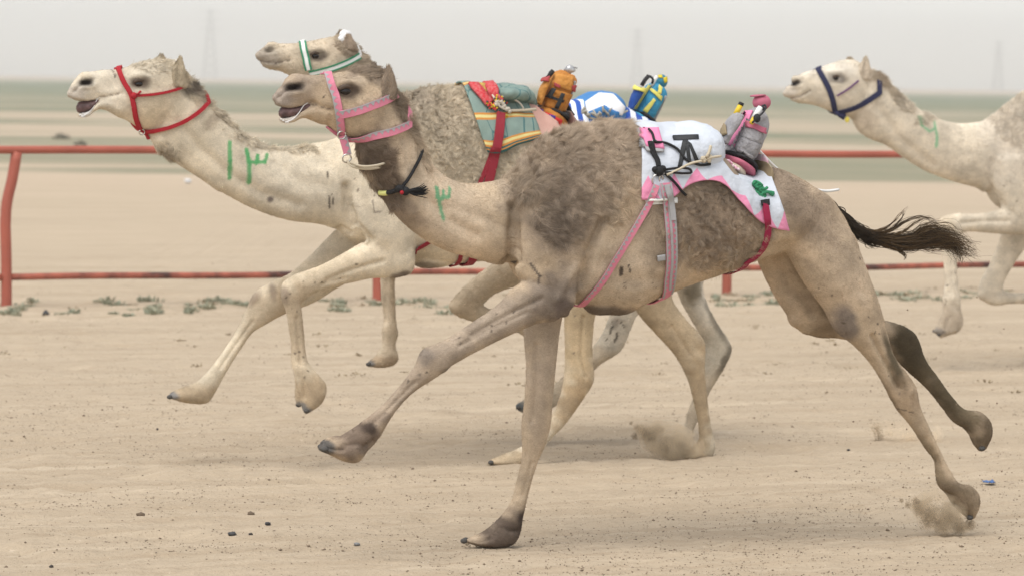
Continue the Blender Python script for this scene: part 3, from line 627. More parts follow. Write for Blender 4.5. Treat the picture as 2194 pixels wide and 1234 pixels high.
B.set_coat((.495, .388, .272), [
    (1330, 590, 120, 70, -10, (.53, .435, .33), .8), (950, 440, 110, 60, 40, (.53, .43, .32), .7), (1790, 600, 80, 120, 60, (.49, .39, .285), .6),
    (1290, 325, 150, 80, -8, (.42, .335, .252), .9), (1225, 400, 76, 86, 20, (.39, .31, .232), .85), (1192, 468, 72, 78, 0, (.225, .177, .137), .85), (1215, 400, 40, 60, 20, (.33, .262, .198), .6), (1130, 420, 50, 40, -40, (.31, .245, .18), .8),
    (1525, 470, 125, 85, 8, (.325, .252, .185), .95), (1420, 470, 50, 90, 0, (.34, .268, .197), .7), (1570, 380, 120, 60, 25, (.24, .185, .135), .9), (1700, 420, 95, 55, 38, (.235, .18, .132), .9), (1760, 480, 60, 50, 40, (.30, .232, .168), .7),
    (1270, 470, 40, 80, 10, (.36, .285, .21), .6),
    (808, 330, 38, 40, 50, (.145, .105, .075), .95), (830, 390, 26, 48, -25, (.165, .12, .085), .95), (862, 450, 22, 60, -42, (.23, .175, .13), .7), (770, 300, 40, 16, 10, (.22, .17, .125), .7),
    (862, 240, 16, 60, -27, (.21, .16, .115), .8), (885, 330, 22, 70, -22, (.46, .375, .28), .5),
    (795, 160, 50, 22, 0, (.21, .165, .125), .85), (835, 172, 22, 30, 0, (.23, .18, .13), .8), (690, 168, 60, 12, 0, (.30, .235, .175), .6), (640, 200, 45, 35, 0, (.36, .29, .23), .6), (600, 212, 20, 22, 0, (.27, .23, .20), .75),
    (720, 235, 50, 30, 15, (.42, .32, .215), .6), (765, 180, 26, 12, -20, (.46, .37, .27), .7),
    (745, 197, 27, 15, -8, (.075, .052, .038), .95), (629, 187, 19, 9, -10, (.02, .014, .012), 1), (608, 262, 22, 9, -25, (.62, .58, .53), .85),
    (1175, 640, 75, 45, -32, (.185, .148, .12), .85, (0, .4)), (1208, 665, 30, 28, 0, (.13, .10, .085), .8, (0, .4)), (1060, 690, 90, 40, -34, (.335, .272, .212), .85, (0, .4)), (960, 770, 60, 40, -38, (.33, .268, .208), .8, (0, .4)),
    (912, 764, 15, 22, 42, (.235, .195, .16), .9, (0, .4)), (955, 795, 14, 9, 0, (.22, .175, .13), .8, (0, .4)), (850, 850, 80, 34, -48, (.32, .255, .195), .75, (0, .4)), (770, 940, 60, 36, -35, (.15, .112, .085), .95, (0, .4)), (790, 915, 14, 12, 0, (.055, .04, .032), .9, (0, .4)), (696, 958, 16, 16, 0, (.09, .085, .08), .95, (0, .4)),
    (1150, 720, 50, 110, 0, (.36, .295, .23), .75, (-.4, 0)), (1130, 880, 20, 90, 0, (.36, .285, .215), .5, (-.4, 0)), (1062, 1145, 66, 48, -20, (.11, .082, .064), .95, (-.4, 0)), (1108, 1108, 18, 26, 20, (.05, .036, .03), .9, (-.4, 0)),
    (1815, 692, 20, 42, -20, (.215, .175, .145), .9, (0, .4)), (1922, 780, 13, 70, -24, (.09, .07, .042), .9, (0, .4)), (1930, 880, 9, 44, -35, (.13, .10, .06), .7, (0, .4)), (1950, 850, 40, 45, 0, (.33, .24, .155), .6, (0, .4)), (2005, 985, 14, 70, -30, (.16, .12, .07), .75, (0, .4)), (2066, 1068, 44, 44, 0, (.165, .122, .078), .95, (0, .4)), (1915, 850, 8, 60, -32, (.13, .095, .055), .6, (0, .4)),
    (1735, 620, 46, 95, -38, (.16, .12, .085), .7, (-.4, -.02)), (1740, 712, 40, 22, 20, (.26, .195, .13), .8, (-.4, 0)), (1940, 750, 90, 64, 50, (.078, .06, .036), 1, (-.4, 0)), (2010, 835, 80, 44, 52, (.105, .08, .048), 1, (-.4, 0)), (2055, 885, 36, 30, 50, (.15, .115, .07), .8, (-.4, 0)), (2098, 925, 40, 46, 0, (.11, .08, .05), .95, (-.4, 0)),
    (1308, 668, 55, 12, 4, (.11, .085, .068), .85), (1688, 552, 12, 7, 0, (.05, .04, .03), .9, (-.4, 0))],
    [([(934, 402), (940, 425), (950, 470)], 8, (.16, .36, .20)), ([(936, 404), (936, 422), (948, 426), (950, 410), (950, 424), (961, 422), (963, 403)], 7, (.16, .36, .20)),
     ([(664, 222), (684, 229), (706, 234)], 2.5, (.22, .17, .125)), ([(690, 213), (696, 205)], 2, DK), ([(1178, 940), (1165, 975), (1140, 1008), (1115, 1020)], 7, (.10, .075, .12)), ([(1331, 574), (1330, 588)], 8, DK), ([(1348, 568), (1349, 582)], 4, DK), ([(1100, 560), (1104, 585), (1110, 600)], 5, (.10, .08, .065))])  # last stroke: shade of the chest crease painted into the coat
A.carve(eye_relief(299, 179, .9) + nostril_relief(184, 176, 1.05, -10) + [
    ('line', [(174, 181), (165, 190), (157, 197)], 3, .007), ('line', [(158, 207), (185, 213), (206, 210)], 3, -.005), (238, 185, 22, 14, 0, .007, 1), (320, 230, 40, 28, -20, -.008, 1), (345, 185, 16, 16, 0, .007, 1), ('line', [(216, 209), (240, 206), (262, 200)], 4, .005), ('line', [(206, 232), (250, 246), (290, 262)], 4, -.003),
    ('line', [(380, 260), (430, 320), (500, 380), (560, 415), (640, 440)], 12, .010), ('line', [(345, 300), (400, 350), (470, 402)], 10, -.008), ('line', [(590, 350), (640, 390), (700, 400)], 14, .006),
    ('line', [(740, 400), (742, 440), (760, 485), (790, 515)], 8, .024), ('line', [(728, 488), (750, 500)], 5, .010), ('line', [(770, 380), (800, 440), (830, 500)], 22, -.008),
    ('line', [(700, 600), (760, 576), (820, 560)], 5, .008), ('line', [(690, 610), (740, 596)], 4, .006), (612, 632, 9, 18, 0, -.008), (640, 605, 16, 10, 0, -.005), ('line', [(636, 680), (640, 740), (645, 780)], 4, .007),
    (645, 792, 10, 10, 0, -.006), ('line', [(650, 815), (652, 850)], 4, .006), (545, 640, 9, 16, 35, -.008), ('line', [(540, 690), (500, 745), (470, 790)], 4, .006),
    ('line', [(1250, 680), (1246, 760), (1255, 805)], 5, .008), ('line', [(1440, 700), (1480, 760)], 5, .006)])
A.set_coat((.61, .528, .40), [
    (640, 400, 160, 60, 25, (.63, .56, .445), .7), (230, 190, 70, 40, 0, (.63, .57, .47), .6), (930, 250, 90, 70, 0, (.49, .41, .305), .8), (1000, 400, 120, 90, 0, (.50, .42, .31), .7), (880, 220, 60, 25, -25, (.43, .36, .28), .6),
    (300, 150, 60, 20, 0, (.60, .53, .42), .7), (330, 240, 50, 40, 0, (.55, .44, .30), .6), (412, 185, 13, 24, 55, (.10, .078, .06), .9), (432, 205, 10, 24, -60, (.20, .155, .115), .7), (455, 260, 12, 26, 50, (.30, .235, .17), .6), (392, 160, 12, 22, 0, (.40, .31, .2), .7),
    (160, 200, 22, 18, 0, (.38, .335, .29), .75), (299, 180, 21, 12, -5, (.10, .072, .052), .9), (184, 177, 14, 8, -10, (.02, .015, .013), 1), (182, 249, 16, 7, -30, (.74, .72, .69), .9), (362, 328, 10, 22, -50, (.45, .37, .27), .5),
    (700, 590, 110, 30, -22, (.53, .43, .30), .6), (640, 700, 30, 90, 0, (.45, .35, .235), .7), (672, 845, 40, 40, 0, (.36, .265, .165), .8), (612, 634, 8, 18, 0, (.25, .2, .16), .9), (655, 880, 14, 8, 0, (.16, .16, .16), .8), (640, 868, 8, 8, 0, (.16, .16, .16), .8),
    (546, 640, 8, 18, 35, (.27, .21, .16), .9), (400, 845, 60, 24, 0, (.40, .30, .19), .8), (368, 848, 14, 10, 0, (.17, .17, .17), .9), (860, 590, 22, 8, -10, (.13, .1, .08), .9), (560, 670, 60, 30, -50, (.47, .37, .255), .5),
    (910, 570, 36, 8, 0, (.16, .13, .1), .8), (1245, 700, 45, 150, 0, (.43, .325, .195), .85), (1225, 860, 30, 60, 30, (.36, .26, .155), .8), (1100, 985, 60, 20, 0, (.42, .32, .205), .8), (1440, 700, 110, 80, 45, (.41, .31, .195), .85), (1500, 860, 30, 110, 0, (.36, .265, .16), .85),
    (579, 428, 6, 7, 0, (.13, .1, .09), .9)],
    [([(492, 306), (493, 345), (492, 382)], 9, GRN), ([(528, 322), (534, 350), (533, 391)], 10, GRN), ([(529, 325), (534, 346), (548, 350), (552, 334), (552, 348), (568, 347), (572, 332)], 8, GRN),
     ([(214, 208), (238, 205), (262, 199)], 2.2, (.30, .24, .18)), ([(701, 369), (701, 381)], 4, DK), ([(704, 420), (706, 446)], 3, DK), ([(711, 416), (713, 438)], 3, DK), ([(798, 430), (803, 456), (820, 452)], 3, (.25, .21, .17)), ([(238, 150), (245, 158), (246, 167)], 3, DK)])
C_.carve(eye_relief(678, 121, .85) + nostril_relief(578, 107, .9, -8) + [(625, 125, 18, 12, 0, .005, 1), (705, 150, 30, 20, 0, -.006, 1), ('line', [(560, 131), (590, 135), (622, 128)], 3, .007), (708, 110, 12, 12, 0, .006, 1),
    ('line', [(826, 600), (826, 690)], 5, .006), (980, 655, 14, 14, 0, -.008), (832, 702, 10, 10, 0, -.005)])
C_.set_coat((.505, .420, .310), [(570, 125, 30, 22, 0, (.33, .29, .25), .7), (740, 100, 28, 26, 0, (.33, .265, .20), .7), (760, 125, 40, 18, 30, (.38, .30, .22), .6), (678, 121, 20, 12, 0, (.06, .045, .035), .95), (578, 107, 11, 6, -8, (.02, .016, .014), 1), (630, 110, 50, 14, 0, (.55, .47, .36), .5),
    (820, 775, 40, 12, 0, (.33, .245, .16), .8), (790, 778, 10, 8, 0, (.12, .12, .12), .9), (985, 655, 30, 34, 0, (.47, .38, .27), .6), (1320, 700, 50, 60, 30, (.60, .55, .46), .85), (1490, 650, 50, 60, 0, (.60, .55, .46), .8), (1540, 740, 40, 60, 30, (.50, .45, .36), .8),
    (1310, 768, 16, 9, -30, (.07, .06, .05), .9), (1114, 872, 12, 12, 0, (.10, .11, .11), 1), (1486, 625, 18, 26, 0, (.16, .13, .08), .8), (1548, 700, 10, 60, -32, (.15, .125, .09), .75), (1555, 770, 10, 40, 27, (.13, .11, .08), .8), (1320, 690, 8, 14, 20, (.2, .17, .14), .6)],
    [([(556, 131), (590, 136), (622, 130)], 2.6, (.17, .135, .105)), ([(1330, 690), (1338, 700)], 4, DK), ([(1312, 700), (1306, 715)], 4, DK), ([(1322, 715), (1318, 730)], 5, DK), ([(1512, 640), (1520, 690), (1528, 720)], 5, DK)])
D.carve(eye_relief(1793, 168, .8) + nostril_relief(1703, 179, .75, -14) + [(1745, 172, 18, 12, 0, .005, 1), (1815, 210, 34, 24, 0, -.007, 1), ('line', [(1690, 212), (1715, 206), (1735, 195)], 3, .007), ('line', [(1880, 230), (1930, 300), (2000, 355)], 10, .008),
    ('line', [(2135, 350), (2130, 410), (2145, 440)], 9, .014), ('line', [(2060, 478), (2110, 474), (2160, 474)], 5, .007), (2025, 485, 14, 14, 0, -.006), ('line', [(2040, 520), (2040, 600)], 4, .005), (2040, 640, 12, 10, 0, -.005), ('line', [(2030, 680), (2024, 712)], 4, .008)])
D.set_coat((.590, .515, .405), [(1690, 205, 20, 16, 0, (.42, .37, .32), .6), (1793, 169, 20, 11, 0, (.07, .05, .04), .95), (1703, 179, 10, 6, -14, (.025, .02, .018), 1), (1884, 166, 24, 15, 35, (.30, .23, .16), .8), (1912, 196, 22, 11, 45, (.40, .32, .225), .6), (1855, 255, 24, 24, 0, (.40, .325, .245), .6),
    (1780, 150, 60, 22, 0, (.64, .59, .51), .6), (2180, 280, 70, 80, 0, (.56, .495, .41), .6), (2160, 360, 40, 50, 0, (.52, .455, .37), .5), (2035, 690, 40, 36, 0, (.40, .32, .235), .8), (2024, 480, 24, 26, 0, (.53, .44, .32), .7), (2008, 712, 16, 10, 0, (.2, .18, .16), .8)],
    [([(1967, 250), (1975, 270), (1992, 282), (2004, 276), (2002, 262)], 6, (.22, .42, .25)), ([(2004, 274), (2008, 296), (2006, 314)], 7, (.22, .42, .25)), ([(1687, 212), (1712, 208), (1736, 195)], 2.6, (.20, .16, .13)), ([(2140, 540), (2130, 565)], 4, (.25, .21, .18)), ([(2158, 540), (2150, 560)], 4, (.25, .21, .18))])
gs = np.random.default_rng(77)
def scabs(bd, lines, n, zr=None):
    for _ in range(n):
        (a, b_) = lines[gs.integers(len(lines))]; t = gs.random(); x, y = a[0] + (b_[0] - a[0]) * t + gs.normal(0, 9), a[1] + (b_[1] - a[1]) * t + gs.normal(0, 9); e = gs.normal(0, 2.5, 2)
        h_, _n = bd.hit(x, y)
        if abs(bd.pl.loc(h_)[1]) < 1: bd.strokes.append(([bd.pl.loc(h_), bd.pl.loc(bd.hit(x + e[0], y + e[1])[0])], gs.uniform(.0016, .0042), np.array((.13, .10, .075)) * gs.uniform(.7, 1.5)))
scabs(B, [((1150, 640), (930, 770)), ((900, 790), (770, 950)), ((1160, 720), (1090, 1080)), ((1830, 560), (1900, 780)), ((1900, 790), (2030, 1030)), ((1300, 600), (1420, 620)), ((1700, 600), (1760, 700))], 40)
scabs(A, [((820, 550), (640, 620)), ((630, 640), (650, 840)), ((640, 600), (420, 830)), ((1240, 680), (1230, 820)), ((1420, 690), (1500, 900)), ((700, 380), (860, 450))], 34)
scabs(C_, [((1330, 680), (1280, 760)), ((1500, 640), (1550, 740)), ((830, 600), (835, 760))], 24)
scabs(D, [((2150, 540), (2110, 630)), ((2035, 540), (2035, 690)), ((2180, 330), (2160, 420))], 26)
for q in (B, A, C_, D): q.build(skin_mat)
def ear(bd, secs, off, tint):
    V, F = bd.pl.loft(secs, off, seg=6, N=20, cap=.6); u, n, v = bd.pl.loc(V); c = np.array([bd.pl.loc(bd.pl.L((q[0] + q[2]) / 2, (q[1] + q[3]) / 2, off)) for q in secs])
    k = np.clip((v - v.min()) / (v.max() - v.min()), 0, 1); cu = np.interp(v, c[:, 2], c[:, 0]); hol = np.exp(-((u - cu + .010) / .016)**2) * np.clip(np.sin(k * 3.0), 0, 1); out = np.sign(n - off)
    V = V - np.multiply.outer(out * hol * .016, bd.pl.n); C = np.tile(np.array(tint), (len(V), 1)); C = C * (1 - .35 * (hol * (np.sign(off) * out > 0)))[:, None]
    m_ = meshobj('ear', V, F, skin_mat, bd.root, True, colors=C); e = Body.__new__(Body); e.V, e.polys, e.pl, e.root = V, [f if len(f) == 4 else (*f, f[2]) for f in F], bd.pl, m_; e.spots, e.strokes, e.base = [], [], np.array(tint)
    N = np.empty(len(V) * 3); m_.data.vertex_normals.foreach_get('vector', N); e.N = N.reshape(-1, 3); e.fur(1400, .014, .0018, hair_mat, flow=(.25, 0, 1), name='ear_hair', seed=int(secs[0][0])); return m_
ear(B, [(806, 206, 850, 210, .030), (812, 188, 849, 194, .034), (818, 170, 846, 176, .032), (823, 156, 842, 160, .022), (828, 144, 837, 147, .010)], .075, (.27, .21, .155))
ear(B, [(786, 166, 818, 170, .028), (792, 150, 812, 154, .026), (797, 139, 806, 142, .012)], -.09, (.25, .195, .145))
ear(A, [(360, 182, 402, 186, .028), (364, 164, 400, 168, .032), (370, 148, 397, 152, .030), (377, 134, 393, 138, .020), (384, 122, 390, 125, .009)], .07, (.46, .385, .275))
ear(A, [(328, 144, 362, 148, .024), (334, 130, 358, 134, .022), (341, 119, 351, 122, .010)], -.09, (.40, .33, .24))
ear(C_, [(730, 102, 764, 106, .026), (735, 90, 760, 94, .026), (741, 77, 753, 80, .012)], .075, (.38, .30, .225))
ear(C_, [(714, 92, 742, 95, .024), (721, 78, 738, 81, .020), (727, 68, 733, 70, .010)], -.08, (.36, .28, .205))
ear(D, [(1832, 166, 1866, 172, .027), (1838, 150, 1866, 156, .030), (1845, 136, 1863, 140, .022), (1853, 122, 1859, 125, .009)], .07, (.54, .46, .36))
ear(D, [(1810, 138, 1832, 141, .022), (1815, 126, 1828, 129, .016)], -.09, (.42, .34, .25))

BLK_B = [(1352, 272), (1366, 340), (1371, 430), (1452, 420), (1470, 402), (1500, 391), (1532, 391), (1555, 406), (1602, 456), (1630, 481), (1686, 492), (1680, 450), (1668, 405), (1645, 366), (1600, 345), (1540, 310), (1470, 284), (1400, 275)]
BLK_A = [(992, 192), (1024, 222), (1036, 280), (1042, 326), (1080, 325), (1158, 298), (1145, 255), (1125, 220), (1060, 196)]
BLK_C = [(1222, 232), (1232, 262), (1300, 262), (1400, 275), (1380, 262), (1300, 228), (1250, 228)]
B.fur(170000, .0075, .0013, hair_mat, bare=[BLK_B], seed=1, name='short_fur')
B.fur(105000, .052, .0013, hair_mat, zones=[(1260, 330, 120, 62, -25, .048, 1.0), (1215, 420, 55, 90, 20, .036, .8), (1130, 390, 40, 26, -50, .04, .7), (1310, 370, 45, 90, 0, .03, .8), (866, 240, 14, 52, -27, .05, .5), (900, 320, 10, 40, -22, .04, .5), (946, 352, 14, 10, 30, .05, .6), (808, 335, 26, 44, -30, .03, .5), (832, 400, 18, 44, -25, .028, .5), (1535, 480, 115, 82, 8, .018, 1.2), (1600, 400, 70, 40, 30, .022, .9), (800, 154, 40, 12, 0, .028, .6), (836, 165, 18, 26, 0, .025, .4)],
      only=True, bare=[BLK_B], flow=(1, 0, -.5), curl=.9, lift=.55, seed=2, name='woolly_hair', npt=5, clump=.018)
A.fur(100000, .0085, .0016, hair_mat, bare=[BLK_A], seed=3, name='short_fur')
A.fur(60000, .035, .0015, hair_mat, zones=[(930, 230, 90, 45, 0, .026, 1.1), (1000, 330, 120, 90, 0, .018, 1.0), (412, 190, 18, 30, -45, .036, .9), (472, 240, 12, 50, -50, .048, .9), (540, 302, 40, 9, 22, .040, .8), (620, 318, 50, 8, 3, .028, .6), (360, 325, 16, 24, -50, .026, .8), (385, 140, 14, 20, 0, .022, .4), (330, 140, 40, 14, 0, .011, .5)],
      only=True, bare=[BLK_A], flow=(1, 0, -.6), curl=.9, lift=.6, seed=4, name='woolly_hair', npt=5, clump=.015)
C_.fur(30000, .014, .0026, hair_mat, bare=[BLK_C], seed=5, name='short_fur')
C_.fur(5000, .035, .0028, hair_mat, zones=[(745, 95, 26, 20, 0, .03, .8), (780, 130, 24, 14, 30, .04, .8)], only=True, seed=6, name='woolly_hair', lift=.6, clump=.02)
D.fur(36000, .014, .0028, hair_mat, seed=7, name='short_fur')
D.fur(14000, .035, .0022, hair_mat, zones=[(1885, 166, 24, 16, 30, .04, .9), (1930, 212, 16, 36, -50, .034, .8), (1990, 248, 40, 10, -20, .03, .7), (2180, 250, 46, 56, 0, .018, .9)], only=True, seed=8, name='woolly_hair', lift=.6)

# eyes, mouths, nails
eye_m = mat('dark_eye', (.012, .007, .005), .18, spec=.35); lid_m = mat('eyelid', (.09, .065, .048), .7); mouth_m = mat('mouth_flesh', (.155, .088, .085), .5, spec=.35, noise=(26, (.035, .02, .02), .9)); foam_m = mat('mouth_foam', (.70, .69, .68), .5, bump=(220, .6))
nail_m = mat('toe_nail', (.075, .070, .064), .65, spec=.2)
def eye(bd, px, py, r):
    h, nn = bd.hit(px, py); u, n_, v = bd.pl.loc(h)
    for sg in (1, -1):
        c = bd.pl.W(u, sg * (n_ - r * .72), v); ax = bd.pl.axes()
        e = MB().add(*ball(c, (r * 1.25, r, r), 12, 18, ax)).build('eye', eye_m, bd.root)
        th = np.linspace(.12, math.pi - .25, 9); P = np.array([c + ax[0] * r * 1.35 * math.cos(t) + ax[2] * (r * .95 * math.sin(t) - .1 * r) + ax[1] * sg * r * (.55 + .25 * math.sin(t)) for t in th])
        MB().add(*tube(P, [r * .1, r * .3, r * .4, r * .42, r * .42, r * .42, r * .4, r * .3, r * .1], 7)).build('eyelid', lid_m, e)
eye(B, 744, 197, .029); eye(A, 300, 181, .027); eye(C_, 678, 121, .025); eye(D, 1793, 169, .024)
def mouth(bd, tongue, rim, blobs, w):
    V, F = bd.pl.loft(tongue, seg=7, N=18); V = V + rng.normal(0, .0012, V.shape); meshobj('mouth_interior', V, F, mouth_m, bd.root)
    f = MB()
    for sg in (1, -1):
        P = [bd.pl.L(x, y, sg * w) for x, y in rim]; f.add(*tube(P, [.0012, .0016, .0022, .0026, .0034][:len(P)], 6, 3))
    for x, y, r in blobs: f.add(*ball(bd.pl.L(x, y, rng.uniform(.2, 1) * w), r * 3.0e-3 / 2, 6, 8))
    f.build('foam', foam_m, bd.root)
mouth(B, [(609, 229, 606, 254, .026), (626, 228, 622, 253, .037), (644, 225, 638, 246, .042), (660, 221, 653, 236, .034)], [(660, 221), (652, 226), (641, 242), (626, 257), (612, 263)], [(607, 259, 3), (612, 262, 3.4), (617, 263, 3), (602, 256, 2.6), (623, 260, 2.4), (650, 224, 2.2), (640, 226, 2), (630, 228, 1.8), (656, 232, 1.8)], .040)
mouth(A, [(173, 218, 171, 243, .026), (188, 216, 185, 243, .036), (202, 213, 196, 235, .041), (213, 209, 207, 222, .034)], [(214, 208), (208, 214), (202, 228), (190, 242), (176, 251)], [(172, 247, 3.6), (176, 250, 4), (181, 251, 3.4), (186, 247, 2.8), (178, 244, 3), (206, 212, 2), (190, 234, 2)], .038)
def nail(bd, px, py, off, r=(.017, .014, .012)):
    MB().add(*ball(bd.pl.L(px, py, off), r, 7, 10, bd.pl.axes())).build('toe_nail', nail_m, bd.root)
for a in ((696, 962, .20), (688, 956, .13), (994, 1158, -.10), (998, 1156, -.17), (2078, 1108, .16), (2104, 960, -.10)): nail(B, *a)
for a in ((657, 880, .20), (640, 867, .11), (364, 850, -.10), (1052, 990, .17), (1468, 976, -.11)): nail(A, *a)
for a in ((790, 780, -.11), (1112, 873, .16)): nail(C_, *a)
for a in ((2012, 716, .19), (2002, 709, .13)): nail(D, *a)

# tails
def tail(bd, spine, tips, count, spread, seed, r=.0035, dark=(.022, .016, .011), tipc=(.17, .105, .048)):
    g = np.random.default_rng(seed); npt = 12; S = np.array([bd.pl.L(*p) for p in spine]); pts = np.empty((count, npt, 3)); cols = np.empty((count, 3))
    for i in range(count):
        s0 = g.uniform(0, .55)**1.3; tp = tips[g.integers(len(tips))]; T = np.array([bd.pl.L(x, y, g.normal(0, .02)) for x, y in tp])
        t0 = s0 * (len(S) - 1); base = catmull(S, np.linspace(t0, len(S) - 1.001, 4))
        K = np.vstack([base[:3] + g.normal(0, spread * .45, (3, 3)) * np.array([[.5], [.8], [1]]), T + g.normal(0, spread, T.shape) * np.linspace(.6, 1, len(T))[:, None]])
        e = g.uniform(.62, 1.0); pts[i] = catmull(K, np.linspace(0, (len(K) - 1) * e, npt))
        k = g.random() * .6; cols[i] = np.array(dark) * (1 - k) + np.array(tipc) * k * (.5 + e * .5)
    hc = bpy.data.hair_curves.new('tail_hair'); hc.add_curves([npt] * count)
    hc.attributes['position'].data.foreach_set('vector', (pts - origin_of(bd.root)).astype(np.float32).ravel())
    ra = hc.attributes.get('radius') or hc.attributes.new('radius', 'FLOAT', 'POINT')
    ra.data.foreach_set('value', (np.tile(np.linspace(1, .18, npt), (count, 1)) * r / 2 * g.uniform(.6, 1.2, (count, 1))).astype(np.float32).ravel())
    ca = hc.attributes.new('coat', 'FLOAT_COLOR', 'CURVE'); cc = np.ones((count, 4), np.float32); cc[:, :3] = np.clip(cols, .008, 1); ca.data.foreach_set('color', cc.ravel())
    hc.materials.append(hair_mat); o = bpy.data.objects.new('tail_hair', hc); col.objects.link(o); o.parent = bd.root; o['kind'] = 'stuff'
tail(B, [(1768, 424), (1790, 447), (1812, 472), (1838, 495), (1872, 508), (1910, 517)],
     [[(1950, 525), (2010, 522), (2060, 535), (2095, 550)]] * 3 + [[(1955, 520), (2010, 510), (2050, 530), (2058, 568)]] * 3 + [[(1945, 520), (1990, 505), (2040, 508), (2100, 530)]] * 2 + [[(1950, 508), (1985, 492), (2030, 495), (2070, 520)]] * 2,
     850, .022, 11, .0038)
tail(B, [(1752, 413), (1770, 428), (1790, 449), (1812, 471), (1834, 493)], [[(1850, 503), (1870, 512), (1890, 518)]], 700, .020, 17, .005, tipc=(.05, .035, .022))
tail(B, [(1826, 478), (1848, 490), (1872, 500)], [[(1890, 492), (1915, 476), (1930, 458), (1948, 440)]] * 3 + [[(1900, 495), (1930, 470), (1935, 458), (1928, 452)]] + [[(1905, 495), (1940, 475), (1985, 466), (2006, 490)]] * 3 + [[(1930, 500), (1960, 478), (1995, 468), (2018, 505)]] * 2, 70, .006, 12, .005)
tail(B, [(1860, 516), (1890, 524), (1905, 528)], [[(1915, 532), (1930, 540), (1940, 550), (1934, 558)]], 40, .006, 13, .005)
tail(A, [(1405, 440), (1430, 465), (1450, 485), (1470, 495)], [[(1490, 500), (1530, 505), (1560, 510)]], 160, .012, 14, .005)
tail(C_, [(1545, 430), (1570, 450), (1590, 462)], [[(1610, 465), (1640, 470), (1670, 480)]], 120, .012, 15, .006)
tail(D, [(2570, 360), (2600, 395), (2640, 410)], [[(2680, 415), (2740, 420), (2790, 440)]], 160, .014, 16, .006)
# ------------------------------------------------------------------ halters, saddles, jockeys
def dense(px, step=5):
    px = np.array(px, float); out = [px[0]]
    for a, b in zip(px, px[1:]):
        k = max(1, int(np.hypot(*(b - a)) / step)); out += [a + (b - a) * i / k for i in range(1, k + 1)]
    return np.array(out)
def curve_px(px, k=6):
    px = np.array(px, float)
    return px if len(px) < 3 else catmull(px, np.linspace(0, len(px) - 1, (len(px) - 1) * k + 1))
def drape(bd, px, off=.008, step=5, sm=2):
    H = [bd.hit(*p) for p in dense(curve_px(px), step)]; P = np.array([h[0] for h in H]); N = np.array([h[1] for h in H])
    N[np.einsum('ij,j->i', N, bd.pl.n) < -.2] *= -1
    for _ in range(sm):
        P[1:-1] = P[1:-1] * .5 + (P[:-2] + P[2:]) * .25; N[1:-1] = N[1:-1] * .5 + (N[:-2] + N[2:]) * .25
    N /= np.linalg.norm(N, axis=1)[:, None] + 1e-9
    return P + N * off, N
def mirror(bd, P, N):
    u, n, v = bd.pl.loc(P); Q = bd.pl.W(u, -n, v); M = N - 2 * (N @ bd.pl.n)[:, None] * bd.pl.n; return Q, M
def bridge(bd, p, out, off=.008, k=12, bulge=.06):
    """points over the ridge of the body from P on the near side to its mirror image"""
    u, n, v = bd.pl.loc(p); R = []; M = []
    for f in np.linspace(1, -1, k + 2)[1:-1]:
        q = bd.pl.W(u, n * f, v) + np.asarray(out) * bulge * (1 - f * f); l_, nn, _, _ = bd.bvh.find_nearest(Vector(q)); R.append(np.array(l_) + np.array(nn) * off); M.append(np.array(nn))
    return np.array(R), np.array(M)
def ribbon(P, N, w, th=.004):
    T = np.gradient(P, axis=0); Bv = np.cross(N, T); Bv /= np.linalg.norm(Bv, axis=1)[:, None] + 1e-9; w = np.broadcast_to(np.asarray(w, float), (len(P),))[:, None] / 2
    return rings_mesh(np.stack([P - Bv * w - N * th / 2, P - Bv * w * .9 + N * th / 2, P + Bv * w * .9 + N * th / 2, P + Bv * w - N * th / 2], 1)), Bv
def strap(bd, px, w, name, m, parent, off=.009, th=.005, top=None, bottom=None, far=True, trim=None):
    """a band lying on the near side, closed over TOP / under BOTTOM (outward directions) and back on the far side"""
    P, N = drape(bd, px, off); mb = MB(); segs = [(P, N)]
    if far: segs.append(mirror(bd, P, N))
    if top is not None: segs.append(bridge(bd, P[0], top, off))
    if bottom is not None: segs.append(bridge(bd, P[-1], bottom, off))
    full = []
    if top is not None: full.append((segs[2][0][::-1], segs[2][1][::-1]))
    full.append((P, N))
    if bottom is not None: full.append(segs[-1])
    if far and bottom is not None: Q, M = segs[1]; full.append((Q[::-1], M[::-1]))
    PP = np.vstack([a for a, _ in full]); NN = np.vstack([b for _, b in full])
    (V, F), _ = ribbon(PP, NN, w, th); mb.add(V, F)
    o = mb.build(name, m, parent, smooth=False)
    if far and bottom is None:
        (V, F), _ = ribbon(*segs[1], w, th); meshobj(name, V, F, m, parent, False)
    if trim: trim(P, N, w, th, o)
    return o
